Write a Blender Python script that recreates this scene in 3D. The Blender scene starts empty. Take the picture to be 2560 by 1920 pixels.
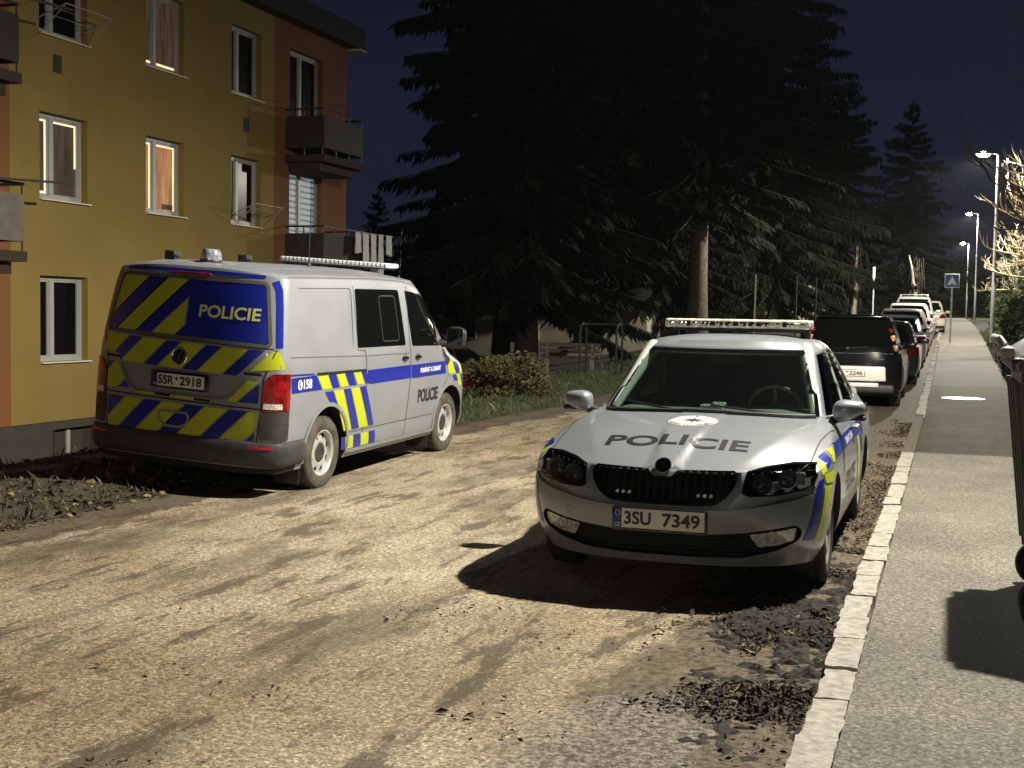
import bpy, bmesh, math, random
import numpy as np
from mathutils import Vector, Matrix, noise
from mathutils.bvhtree import BVHTree

rad = math.radians
SC = bpy.context.scene
COL = SC.collection

# ------------------------------------------------------------------ camera, sky, exposure
# world: X across the street (right), Y along the street (away), Z up, metres
H0 = 1.611
yaw, pitch, roll = rad(19.1), 0.0560, 0.0165
cy, sy = math.cos(yaw), math.sin(yaw)
def turn(v):
    return Vector((cy * v[0] - sy * v[1], sy * v[0] + cy * v[1], v[2]))
fwd = turn((0, math.cos(pitch), -math.sin(pitch)))
up0 = turn((0, math.sin(pitch), math.cos(pitch)))
r0 = turn((1, 0, 0))
cr = math.cos(roll) * r0 + math.sin(roll) * up0
cu = -math.sin(roll) * r0 + math.cos(roll) * up0
camd = bpy.data.cameras.new('camera')
cam = bpy.data.objects.new('camera', camd)
COL.objects.link(cam)
cam.matrix_world = Matrix(((cr.x, cu.x, -fwd.x, 0), (cr.y, cu.y, -fwd.y, 0), (cr.z, cu.z, -fwd.z, H0), (0, 0, 0, 1)))
camd.sensor_width = 36
camd.lens = 44.3
camd.clip_start = 0.1
camd.clip_end = 2000
SC.camera = cam

world = bpy.data.worlds.new('World')
SC.world = world
world.use_nodes = True
wn, wl = world.node_tree.nodes, world.node_tree.links
wn.clear()
wo = wn.new('ShaderNodeOutputWorld')
bg = wn.new('ShaderNodeBackground')
tc = wn.new('ShaderNodeTexCoord')
sx = wn.new('ShaderNodeSeparateXYZ')
rp = wn.new('ShaderNodeValToRGB')
wl.new(tc.outputs['Generated'], sx.inputs[0])
wl.new(sx.outputs['Z'], rp.inputs[0])
rp.color_ramp.elements[0].position = 0.0
rp.color_ramp.elements[0].color = (0.0135, 0.0145, 0.024, 1)
rp.color_ramp.elements[1].position = 0.36
rp.color_ramp.elements[1].color = (0.0036, 0.0047, 0.0112, 1)
e = rp.color_ramp.elements.new(0.14)
e.color = (0.0092, 0.0122, 0.0275, 1)
wl.new(rp.outputs[0], bg.inputs['Color'])
bg.inputs['Strength'].default_value = 1.0
wl.new(bg.outputs[0], wo.inputs['Surface'])

SC.view_settings.view_transform = 'Standard'
SC.view_settings.look = 'None'
SC.view_settings.exposure = 0.0
SC.view_settings.gamma = 1.0
SC.render.engine = 'CYCLES'
SC.cycles.max_bounces = 6
SC.cycles.transparent_max_bounces = 12
SC.cycles.sample_clamp_indirect = 3.0
SC.cycles.caustics_reflective = False
SC.cycles.caustics_refractive = False

LAMP_W = 13200.0
LAMP_COL = (1.0, 0.94, 0.80)
RND = random.Random(7)

# ------------------------------------------------------------------ helpers
def smooth(a, b, x):
    t = min(1.0, max(0.0, (x - a) / (b - a)))
    return t * t * (3 - 2 * t)
def pl(xs, ys):
    xs = np.array(xs, float); ys = np.array(ys, float)
    h = np.diff(xs); d = np.diff(ys) / h
    m = np.zeros(len(xs)); m[0] = d[0]; m[-1] = d[-1]
    for i in range(1, len(xs) - 1):
        if d[i - 1] * d[i] > 0:
            w1, w2 = 2 * h[i] + h[i - 1], h[i] + 2 * h[i - 1]
            m[i] = (w1 + w2) / (w1 / d[i - 1] + w2 / d[i])
    xl, yl, ml = list(xs), list(ys), list(m)
    n = len(xl)
    def f(x):
        if x <= xl[0]: return yl[0]
        if x >= xl[-1]: return yl[-1]
        i = 0
        while x > xl[i + 1]: i += 1
        hh = xl[i + 1] - xl[i]; t = (x - xl[i]) / hh
        return ((2 * t ** 3 - 3 * t ** 2 + 1) * yl[i] + (t ** 3 - 2 * t ** 2 + t) * hh * ml[i]
                + (-2 * t ** 3 + 3 * t ** 2) * yl[i + 1] + (t ** 3 - t ** 2) * hh * ml[i + 1])
    return f

def tag(o, label=None, cat=None, group=None, kind=None):
    if label: o['label'] = label
    if cat: o['category'] = cat
    if group: o['group'] = group
    if kind: o['kind'] = kind
    return o

def link(name, me, mats, parent=None, ang=35):
    o = bpy.data.objects.new(name, me)
    COL.objects.link(o)
    if mats is not None:
        if not isinstance(mats, (list, tuple)): mats = [mats]
        mi_ = np.zeros(len(me.polygons), dtype=np.int32)
        me.polygons.foreach_get('material_index', mi_)
        me.materials.clear()
        for m in mats: me.materials.append(m)
        me.polygons.foreach_set('material_index', np.minimum(mi_, len(mats) - 1))
    if parent is not None: o.parent = parent
    if ang:
        me.shade_smooth()
        me.set_sharp_from_angle(angle=rad(ang))
    return o

def empty(name, loc, rot=(0, 0, 0)):
    o = bpy.data.objects.new(name, None)
    COL.objects.link(o)
    o.location = loc
    o.rotation_euler = rot
    o.empty_display_size = 0.2
    return o

def copy_tree(o, parent=None):
    c = o.copy()
    COL.objects.link(c)
    if parent is not None: c.parent = parent
    for ch in list(o.children): copy_tree(ch, c)
    return c

class MB:
    def __init__(s):
        s.v, s.f, s.m = [], [], []
    def add(s, vs, fs, mi=0):
        b = len(s.v)
        s.v.extend([tuple(p) for p in vs])
        s.f.extend([tuple(b + i for i in f) for f in fs])
        s.m.extend([mi] * len(fs))
        return s
    def box(s, c, d, rot=None, mi=0, taper=1.0):
        hx, hy, hz = d[0] / 2, d[1] / 2, d[2] / 2
        vs = []
        for z in (-1, 1):
            k = taper if z > 0 else 1.0
            for x, y in ((-1, -1), (1, -1), (1, 1), (-1, 1)):
                p = Vector((x * hx * k, y * hy * k, z * hz))
                if rot is not None: p = rot @ p
                vs.append(p + Vector(c))
        return s.add(vs, [(3, 2, 1, 0), (4, 5, 6, 7), (0, 1, 5, 4), (1, 2, 6, 5), (2, 3, 7, 6), (3, 0, 4, 7)], mi)
    def rbox(s, c, d, r=0.02, rot=None, mi=0, seg=3, taper=1.0):
        bm = bmesh.new()
        bmesh.ops.create_cube(bm, size=1.0)
        for v in bm.verts:
            k = taper if v.co.z > 0 else 1.0
            v.co = Vector((v.co.x * d[0] * k, v.co.y * d[1] * k, v.co.z * d[2]))
        bmesh.ops.bevel(bm, geom=list(bm.edges), offset=r, segments=seg, affect='EDGES', profile=0.5)
        return s.bm(bm, Matrix.Translation(c) @ (rot.to_4x4() if rot is not None else Matrix()), mi)
    def bm(s, bm, M=Matrix(), mi=0):
        bm.verts.index_update()
        s.add([M @ v.co for v in bm.verts], [[v.index for v in f.verts] for f in bm.faces], mi)
        bm.free()
        return s
    def tube(s, pts, r, n=8, mi=0, caps=True):
        pts = [Vector(p) for p in pts]
        rs = r if isinstance(r, (list, tuple)) else [r] * len(pts)
        vs, fs = [], []
        ref = None
        for i, p in enumerate(pts):
            d = (pts[min(i + 1, len(pts) - 1)] - pts[max(i - 1, 0)]).normalized()
            if ref is None:
                ref = Vector((0, 0, 1)) if abs(d.z) < 0.9 else Vector((1, 0, 0))
            a = d.cross(ref).normalized()
            b = a.cross(d).normalized()
            ref = b
            for k in range(n):
                t = 2 * math.pi * k / n
                vs.append(p + (a * math.cos(t) + b * math.sin(t)) * rs[i])
        for i in range(len(pts) - 1):
            for k in range(n):
                fs.append((i * n + k, i * n + (k + 1) % n, (i + 1) * n + (k + 1) % n, (i + 1) * n + k))
        if caps:
            fs.append(tuple(range(n - 1, -1, -1)))
            fs.append(tuple((len(pts) - 1) * n + k for k in range(n)))
        return s.add(vs, fs, mi)
    def lathe(s, prof, n=32, M=Matrix(), mi=0, close=False):
        # prof: (r, h) pairs, axis = local Z of M
        vs, fs = [], []
        for r, h in prof:
            for k in range(n):
                t = 2 * math.pi * k / n
                vs.append(M @ Vector((r * math.cos(t), r * math.sin(t), h)))
        m = len(prof)
        for i in range(m if close else m - 1):
            j = (i + 1) % m
            for k in range(n):
                fs.append((i * n + k, i * n + (k + 1) % n, j * n + (k + 1) % n, j * n + k))
        return s.add(vs, fs, mi)
    def mesh(s, name):
        me = bpy.data.meshes.new(name)
        me.from_pydata(s.v, [], s.f)
        me.polygons.foreach_set('material_index', s.m)
        me.update()
        return me
    def build(s, name, mats, parent=None, ang=35, fix=False):
        me = s.mesh(name)
        if fix: fixn(me)
        return link(name, me, mats, parent, ang)

def fixn(me):
    bm = bmesh.new(); bm.from_mesh(me)
    bmesh.ops.recalc_face_normals(bm, faces=bm.faces)
    bm.to_mesh(me); bm.free()

# ------------------------------------------------------------------ materials
MATS = {}
def mat(name, col=(0.5, 0.5, 0.5), rough=0.5, metal=0.0, coat=0.0, emit=None, es=0.0, spec=None, var=0.0, vs=20.0, bump=0.0, bs=200.0):
    m = bpy.data.materials.new(name)
    m.use_nodes = True
    nt = m.node_tree
    b = nt.nodes['Principled BSDF']
    b.inputs['Base Color'].default_value = (*col, 1)
    b.inputs['Roughness'].default_value = rough
    b.inputs['Metallic'].default_value = metal
    b.inputs['Coat Weight'].default_value = coat
    b.inputs['Coat Roughness'].default_value = 0.08
    if spec is not None: b.inputs['Specular IOR Level'].default_value = spec
    if emit:
        b.inputs['Emission Color'].default_value = (*emit, 1)
        b.inputs['Emission Strength'].default_value = es
    if var or bump:
        co = nt.nodes.new('ShaderNodeTexCoord')
    if var:
        nz = nt.nodes.new('ShaderNodeTexNoise')
        nz.inputs['Scale'].default_value = vs
        nz.inputs['Detail'].default_value = 6
        nt.links.new(co.outputs['Object'], nz.inputs['Vector'])
        r = nt.nodes.new('ShaderNodeValToRGB')
        r.color_ramp.elements[0].position = 0.3
        r.color_ramp.elements[1].position = 0.7
        r.color_ramp.elements[0].color = (*[c * (1 - var) for c in col], 1)
        r.color_ramp.elements[1].color = (*[min(1, c * (1 + var)) for c in col], 1)
        nt.links.new(nz.outputs['Fac'], r.inputs[0])
        nt.links.new(r.outputs[0], b.inputs['Base Color'])
    if bump:
        n2 = nt.nodes.new('ShaderNodeTexNoise')
        n2.inputs['Scale'].default_value = bs
        n2.inputs['Detail'].default_value = 3
        nt.links.new(co.outputs['Object'], n2.inputs['Vector'])
        bp = nt.nodes.new('ShaderNodeBump')
        bp.inputs['Strength'].default_value = bump
        bp.inputs['Distance'].default_value = 0.01
        nt.links.new(n2.outputs['Fac'], bp.inputs['Height'])
        nt.links.new(bp.outputs[0], b.inputs['Normal'])
    MATS[name] = m
    return m

def glass(name, tint, rough=0.02, refl=1.0, dirt=0.0):
    m = bpy.data.materials.new(name)
    m.use_nodes = True
    nt = m.node_tree
    nt.nodes.clear()
    o = nt.nodes.new('ShaderNodeOutputMaterial')
    t = nt.nodes.new('ShaderNodeBsdfTransparent'); t.inputs[0].default_value = (*tint, 1)
    g = nt.nodes.new('ShaderNodeBsdfGlossy'); g.inputs['Roughness'].default_value = rough
    f = nt.nodes.new('ShaderNodeFresnel')
    ge = nt.nodes.new('ShaderNodeNewGeometry')      # the same reflectance from either side of the thin pane
    mr = nt.nodes.new('ShaderNodeMapRange'); mr.inputs[3].default_value = 1.5; mr.inputs[4].default_value = 1 / 1.5
    nt.links.new(ge.outputs['Backfacing'], mr.inputs[0]); nt.links.new(mr.outputs[0], f.inputs[0])
    mx = nt.nodes.new('ShaderNodeMixShader')
    src = t
    if dirt:
        d = nt.nodes.new('ShaderNodeBsdfDiffuse'); d.inputs[0].default_value = (0.5, 0.55, 0.5, 1)
        m2 = nt.nodes.new('ShaderNodeMixShader'); m2.inputs[0].default_value = dirt
        nt.links.new(t.outputs[0], m2.inputs[1]); nt.links.new(d.outputs[0], m2.inputs[2])
        src = m2
    nt.links.new(f.outputs[0], mx.inputs[0])
    nt.links.new(src.outputs[0], mx.inputs[1])
    nt.links.new(g.outputs[0], mx.inputs[2])
    nt.links.new(mx.outputs[0], o.inputs['Surface'])
    MATS[name] = m
    return m

M = MATS
mat('silver', (0.265, 0.28, 0.305), 0.38, 0.25, 0.5, var=0.05, vs=3.0)
mat('silver_van', (0.285, 0.30, 0.325), 0.45, 0.2, 0.4, var=0.08, vs=2.2)
mat('black_plastic', (0.022, 0.022, 0.022), 0.5, var=0.2, vs=30)
mat('grey_plastic', (0.042, 0.042, 0.041), 0.55, var=0.3, vs=9)
mat('dark_gap', (0.004, 0.004, 0.004), 0.8)
mat('soft_gap', (0.10, 0.10, 0.10), 0.7)
mat('gloss_black', (0.004, 0.004, 0.005), 0.08, coat=0.5)
mat('inside', (0.012, 0.012, 0.013), 0.7)
mat('headliner', (0.42, 0.44, 0.40), 0.8)
mat('dash', (0.19, 0.205, 0.19), 0.6, var=0.2, vs=30)
mat('tyre', (0.035, 0.032, 0.028), 0.8, var=0.5, vs=14, bump=0.3, bs=120)
mat('tyre_dusty', (0.085, 0.075, 0.058), 0.85, var=0.45, vs=10, bump=0.3, bs=120)
mat('steel_rim', (0.55, 0.55, 0.54), 0.4, 0.3, var=0.15, vs=12)
mat('alloy', (0.55, 0.55, 0.55), 0.3, 0.6)
mat('chrome', (0.8, 0.8, 0.8), 0.08, 1.0)
mat('reflector', (0.75, 0.75, 0.72), 0.12, 1.0)
mat('blue', (0.006, 0.018, 0.30), 0.35, coat=0.3)
mat('yellow', (0.50, 0.565, 0.015), 0.4, coat=0.2)
mat('yellow_text', (0.72, 0.76, 0.25), 0.4)
mat('white_text', (0.82, 0.82, 0.82), 0.4)
mat('black_text', (0.012, 0.012, 0.014), 0.45)
mat('plate_white', (0.78, 0.77, 0.70), 0.4)
mat('plate_blue', (0.01, 0.03, 0.25), 0.4)
mat('red_lens', (0.22, 0.006, 0.009), 0.1, coat=0.8, var=0.7, vs=16)
mat('red_lens_dim', (0.085, 0.004, 0.005), 0.15, coat=0.5, var=0.6, vs=16)
mat('beacon_glass', (0.30, 0.32, 0.36), 0.12, 0.3, coat=0.6, var=0.6, vs=30)
mat('red_reflector', (0.5, 0.01, 0.03), 0.15, coat=0.5)
mat('clear_lens', (0.75, 0.73, 0.66), 0.15, coat=0.8, var=0.5, vs=45)
glass('lens_glass', (0.85, 0.86, 0.84))
glass('headlight_glass', (0.50, 0.51, 0.52))
glass('windscreen', (0.50, 0.60, 0.55), dirt=0.006)
glass('tinted', (0.10, 0.12, 0.11))
mat('privacy', (0.004, 0.0045, 0.004), 0.03)
mat('bar_lens', (0.75, 0.72, 0.55), 0.15, coat=0.6, var=0.45, vs=28)
mat('bar_clear', (0.70, 0.74, 0.80), 0.12, coat=0.6, var=0.4, vs=40)

# ------------------------------------------------------------------ shell lofts (vehicle bodies)
def outline_pts(P, z, ctx):
    xf, xr, W = P['xf'](z), P['xr'](z), P['W'](z)
    Lf, Lr, nf, nr = P['Lf'](z), P['Lr'](z), P['nf'], P['nr']
    pts = []
    for a in ctx['fa']:
        s, c = math.sin(a), math.cos(a)
        pts.append((xf - Lf + Lf * abs(c) ** (2 / nf), W * math.copysign(abs(s) ** (2 / nf), s)))
    x0, x1 = xf - Lf, xr + Lr
    for f in ctx['sf']: pts.append((x0 + (x1 - x0) * f, W))
    for a in ctx['ra']:
        s, c = math.sin(a), math.cos(a)
        pts.append((xr + Lr - Lr * abs(c) ** (2 / nr), W * math.copysign(abs(s) ** (2 / nr), s)))
    for f in reversed(ctx['sf']): pts.append((x0 + (x1 - x0) * f, -W))
    return pts

def arc_angles(n, L, W, N):
    aa = np.linspace(0, math.pi / 2, 3000)
    x = L * np.abs(np.cos(aa)) ** (2 / n); y = W * np.abs(np.sin(aa)) ** (2 / n)
    s = np.concatenate([[0], np.cumsum(np.hypot(np.diff(x), np.diff(y)))])
    h = np.interp(np.linspace(0, s[-1], N + 1), s, aa)
    return [-a for a in h[:0:-1]] + list(h)

class Shell:
    """loft of plan outlines between a flat bottom and a top height field"""
    def __init__(s, P, ts, Na=16, Ns=40, K=10, sf=None, bottom=True):
        s.P, s.ts = P, ts
        zm = P['zm']
        fa = arc_angles(P['nf'], P['Lf'](zm), P['W'](zm), Na)
        ra = list(reversed(arc_angles(P['nr'], P['Lr'](zm), P['W'](zm), Na)))
        s.ctx = {'fa': fa, 'ra': ra, 'sf': sf if sf is not None else [i / Ns for i in range(1, Ns)]}
        s.nF, s.nS = len(fa), len(s.ctx['sf'])
        n = len(outline_pts(P, zm, s.ctx))
        s.n = n
        # top height at each perimeter point
        zt = [zm] * n
        for _ in range(6):
            zs = sorted(set(round(z, 4) for z in zt))
            cache = {z: outline_pts(P, z, s.ctx) for z in zs}
            new = []
            for i in range(n):
                x, y = cache[round(zt[i], 4)][i]
                new.append(0.5 * zt[i] + 0.5 * P['ztop'](x, y))
            zt = new
        s.zt = zt
        zb = P['zb']
        s.rows = []
        cache = {}
        def at(i, z):
            k = round(z, 4)
            if k not in cache: cache[k] = outline_pts(P, k, s.ctx)
            return cache[k][i]
        for t in ts:
            row = []
            for i in range(n):
                z = zb + (zt[i] - zb) * t
                x, y = at(i, z)
                row.append((x, y, z))
            s.rows.append(row)
        # cap rings
        xs = [p[0] for p in s.rows[-1]]
        xmin, xmax = min(xs), max(xs)
        Wt = max(abs(p[1]) for p in s.rows[-1])
        s.rings = []
        for k in range(1, K + 1):
            ring = []
            for x, y, z in s.rows[-1]:
                u = 1 - k / K
                xc = min(max(x, xmin + Wt * 0.7), xmax - Wt * 0.7)
                X, Y = xc + (x - xc) * u, y * u
                ring.append((X, Y, P['ztop'](X, Y)))
            s.rings.append(ring)
        s.bottom = bottom
    def mesh(s, keep=None, cap=True, face_mat=None):
        """keep(i, j, side) -> bool; i perimeter face, j row; face_mat(center)->index"""
        bm = bmesh.new()
        allrows = s.rows + (s.rings if cap else [])
        V = [[bm.verts.new(p) for p in r] for r in allrows]
        nr = len(s.rows)
        for j in range(len(allrows) - 1):
            for i in range(s.n):
                k = (i + 1) % s.n
                if keep is not None and not keep(i, j, j >= nr - 1): continue
                bm.faces.new((V[j][i], V[j][k], V[j + 1][k], V[j + 1][i]))
        if s.bottom: bm.faces.new(list(reversed(V[0])))
        bmesh.ops.remove_doubles(bm, verts=bm.verts, dist=1e-5)
        bmesh.ops.dissolve_degenerate(bm, edges=bm.edges, dist=1e-6)
        lone = [v for v in bm.verts if not v.link_faces]
        if lone: bmesh.ops.delete(bm, geom=lone, context='VERTS')
        bm.normal_update()
        bmesh.ops.recalc_face_normals(bm, faces=bm.faces)
        top = max(bm.faces, key=lambda f: f.calc_center_median().z)
        if top.normal.z < 0: bmesh.ops.reverse_faces(bm, faces=bm.faces)
        if face_mat:
            for f in bm.faces: f.material_index = face_mat(f.calc_center_median())
        me = bpy.data.meshes.new('shell')
        bm.to_mesh(me); bm.free()
        return me
    def part(s, i):
        if i < s.nF - 1: return 'front'
        if i < s.nF + s.nS: return 'left'
        if i < s.nF + s.nS + s.nF - 1: return 'rear'
        return 'right'
    def patch(s, test, off=0.0):
        """mesh of the row faces for which test(i, j) holds, moved along their normals"""
        bm = bmesh.new()
        idx = {}
        def vert(j, i):
            if (j, i) not in idx: idx[(j, i)] = bm.verts.new(s.rows[j][i])
            return idx[(j, i)]
        for j in range(len(s.rows) - 1):
            for i in range(s.n):
                k = (i + 1) % s.n
                if test(i, j): bm.faces.new((vert(j, i), vert(j, k), vert(j + 1, k), vert(j + 1, i)))
        bm.normal_update()
        if off:
            for v, c in [(v, v.co + v.normal * off) for v in bm.verts]: v.co = c
        me = bpy.data.meshes.new('patch')
        bm.to_mesh(me); bm.free()
        return me

def bool_cut(me, cutters, solver='EXACT'):
    """difference of mesh and a list of (cutter mesh); material slots are kept by index"""
    for cm in cutters:
        a = bpy.data.objects.new('tmp_a', me); b = bpy.data.objects.new('tmp_b', cm)
        COL.objects.link(a); COL.objects.link(b)
        for o in (a, b):
            while len(o.data.materials) < 3: o.data.materials.append(None)
        md = a.modifiers.new('b', 'BOOLEAN')
        md.operation = 'DIFFERENCE'; md.solver = solver; md.object = b
        dg = bpy.context.evaluated_depsgraph_get(); dg.update()
        me2 = bpy.data.meshes.new_from_object(a.evaluated_get(dg))
        bpy.data.objects.remove(a); bpy.data.objects.remove(b)
        me = me2
    return me

def bvh_of(*mes):
    vs, ps = [], []
    for me in mes:
        b = len(vs)
        vs += [v.co.copy() for v in me.vertices]
        ps += [[b + i for i in p.vertices] for p in me.polygons]
    return BVHTree.FromPolygons(vs, ps)

# projection frames: (origin far outside, u, v, direction of the ray)
FR_FRONT = (Vector((6, 0, 0)), Vector((0, 1, 0)), Vector((0, 0, 1)), Vector((-1, 0, 0)))
FR_REAR = (Vector((-9, 0, 0)), Vector((0, 1, 0)), Vector((0, 0, 1)), Vector((1, 0, 0)))
FR_LEFT = (Vector((0, 4, 0)), Vector((1, 0, 0)), Vector((0, 0, 1)), Vector((0, -1, 0)))
FR_RIGHT = (Vector((0, -4, 0)), Vector((1, 0, 0)), Vector((0, 0, 1)), Vector((0, 1, 0)))
def fr_rdiag(ang, left=True):
    a = rad(ang) * (1 if left else -1)
    out = Vector((-math.cos(a), math.sin(a), 0))
    return (out * 6, Vector((math.sin(a), math.cos(a), 0)), Vector((0, 0, 1)), -out)
FR_TOP = (Vector((0, 0, 5)), Vector((1, 0, 0)), Vector((0, 1, 0)), Vector((0, 0, -1)))
def fr_diag(ang, left=True):
    """towards a front corner: ang degrees from straight ahead"""
    a = rad(ang) * (1 if left else -1)
    out = Vector((math.cos(a), math.sin(a), 0))
    return (out * 6, Vector((-math.sin(a), math.cos(a), 0)), Vector((0, 0, 1)), -out)

def hitp(fr, bvh, a, b, off=0.0):
    o, u, v, d = fr
    p = o + u * a + v * b
    loc, n, i, dist = bvh.ray_cast(p, d)
    if loc is None:
        loc, n, i, dist = bvh.find_nearest(p + d * (o.length - 0.9))
    if n.dot(d) > 0: n = -n
    return loc + n * off

def rpoly(pts, r=0.03, n=4):
    out = []
    m = len(pts)
    P = [Vector(p) for p in pts]
    for i in range(m):
        a, b, c = P[i - 1], P[i], P[(i + 1) % m]
        d1, d2 = (a - b), (c - b)
        k = min(r, d1.length * 0.45, d2.length * 0.45)
        p, q = b + d1.normalized() * k, b + d2.normalized() * k
        for j in range(n + 1):
            t = j / n
            out.append(tuple((1 - t) ** 2 * p + 2 * t * (1 - t) * b + t * t * q))
    return out

def strip(pts, w, closed=False):
    """list of quads along a 2D polyline"""
    P = [Vector(p) for p in pts]
    n = len(P)
    L, R_ = [], []
    for i in range(n):
        if closed: d = (P[(i + 1) % n] - P[i - 1])
        else: d = P[min(i + 1, n - 1)] - P[max(i - 1, 0)]
        d = d.normalized(); nn = Vector((-d.y, d.x)) * w / 2
        L.append(P[i] + nn); R_.append(P[i] - nn)
    q = []
    for i in range(n if closed else n - 1):
        j = (i + 1) % n
        q.append([tuple(L[i]), tuple(R_[i]), tuple(R_[j]), tuple(L[j])])
    return q

def bm_polys(polys, step=0.06, mids=None):
    bm = bmesh.new()
    for k, poly in enumerate(polys):
        f = bm.faces.new([bm.verts.new((p[0], p[1], 0)) for p in poly])
        f.material_index = mids[k] if mids else 0
    bmesh.ops.remove_doubles(bm, verts=bm.verts, dist=1e-5)
    bm_grid(bm, step)
    return bm

def bm_grid(bm, step):
    xs = [v.co.x for v in bm.verts]; ys = [v.co.y for v in bm.verts]
    for ax, lo, hi in ((0, min(xs), max(xs)), (1, min(ys), max(ys))):
        k = math.ceil(lo / step)
        while k * step < hi:
            co = [0, 0, 0]; co[ax] = k * step
            no = [0, 0, 0]; no[ax] = 1
            bmesh.ops.bisect_plane(bm, geom=list(bm.verts) + list(bm.edges) + list(bm.faces), dist=1e-6, plane_co=co, plane_no=no)
            k += 1

def decal_bm(name, bm, fr, bvh, off, mats, parent, thick=0.0):
    for v in bm.verts: v.co = hitp(fr, bvh, v.co.x, v.co.y, off)
    bmesh.ops.recalc_face_normals(bm, faces=bm.faces)
    flip = [f for f in bm.faces if f.normal.dot(fr[3]) > 0]
    if flip: bmesh.ops.reverse_faces(bm, faces=flip)
    if thick:
        g = bmesh.ops.extrude_face_region(bm, geom=list(bm.faces))
        vs = [q for q in g['geom'] if isinstance(q, bmesh.types.BMVert)]
        for v in vs: v.co = v.co - fr[3] * thick
        bmesh.ops.recalc_face_normals(bm, faces=bm.faces)
    me = bpy.data.meshes.new(name)
    bm.to_mesh(me); bm.free()
    return link(name, me, mats, parent, 50)

def decal(name, polys, fr, bvh, mats, parent, off=0.003, step=0.06, mids=None, thick=0.0):
    return decal_bm(name, bm_polys(polys, step, mids), fr, bvh, off, mats, parent, thick)

def text_bm(body, box, bold=0.0, mirror=False, shear=0.0, spacing=1.0):
    """text mesh scaled to fill box=(u0, v0, u1, v1)"""
    cu_ = bpy.data.curves.new('t', 'FONT')
    cu_.body = body; cu_.size = 1.0; cu_.offset = bold; cu_.fill_mode = 'FRONT'; cu_.resolution_u = 4; cu_.space_character = spacing
    ob = bpy.data.objects.new('t', cu_)
    COL.objects.link(ob)
    dg = bpy.context.evaluated_depsgraph_get(); dg.update()
    me = bpy.data.meshes.new_from_object(ob.evaluated_get(dg))
    bpy.data.objects.remove(ob)
    bm = bmesh.new(); bm.from_mesh(me)
    xs = [v.co.x for v in bm.verts]; ys = [v.co.y for v in bm.verts]
    x0, x1, y0, y1 = min(xs), max(xs), min(ys), max(ys)
    u0, v0, u1, v1 = box
    for v in bm.verts:
        fx = (v.co.x - x0) / (x1 - x0); fy = (v.co.y - y0) / (y1 - y0)
        if mirror: fx = 1 - fx
        v.co = Vector((u0 + (u1 - u0) * fx + shear * (v1 - v0) * fy, v0 + (v1 - v0) * fy, 0))
    return bm

def text_decal(name, body, box, fr, bvh, m, parent, off=0.006, bold=0.0, mirror=False, step=0.05, shear=0.0, spacing=1.0):
    bm = text_bm(body, box, bold, mirror, shear, spacing)
    bm_grid(bm, step)
    return decal_bm(name, bm, fr, bvh, off, m, parent)

def pocket(poly, fr, bvh, depth, mi=1, out=0.25):
    """closed prism from outside the surface to depth below it"""
    o, u, v, d = fr
    bm = bmesh.new()
    A, B = [], []
    hits = [hitp(fr, bvh, a, b) for a, b in poly]
    near = min(h.dot(d) for h in hits) - out
    for h in hits:
        A.append(bm.verts.new(h + d * (near - h.dot(d)))); B.append(bm.verts.new(h + d * depth))
    n = len(poly)
    bm.faces.new(A); bm.faces.new(list(reversed(B)))
    for i in range(n):
        j = (i + 1) % n
        bm.faces.new((A[j], A[i], B[i], B[j]))
    bmesh.ops.triangulate(bm, faces=[f for f in bm.faces if len(f.verts) > 4])
    bmesh.ops.recalc_face_normals(bm, faces=bm.faces)
    for f in bm.faces: f.material_index = mi
    me = bpy.data.meshes.new('pocket')
    bm.to_mesh(me); bm.free()
    return me

def cyl_y(x, z, r, y0, y1, mi=1, n=48):
    bm = bmesh.new()
    A = [bm.verts.new((x + r * math.cos(2 * math.pi * k / n), y0, z + r * math.sin(2 * math.pi * k / n))) for k in range(n)]
    B = [bm.verts.new((x + r * math.cos(2 * math.pi * k / n), y1, z + r * math.sin(2 * math.pi * k / n))) for k in range(n)]
    bm.faces.new(A); bm.faces.new(list(reversed(B)))
    for i in range(n):
        j = (i + 1) % n
        bm.faces.new((A[j], A[i], B[i], B[j]))
    bmesh.ops.recalc_face_normals(bm, faces=bm.faces)
    for f in bm.faces: f.material_index = mi
    me = bpy.data.meshes.new('cyl'); bm.to_mesh(me); bm.free()
    return me

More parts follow.
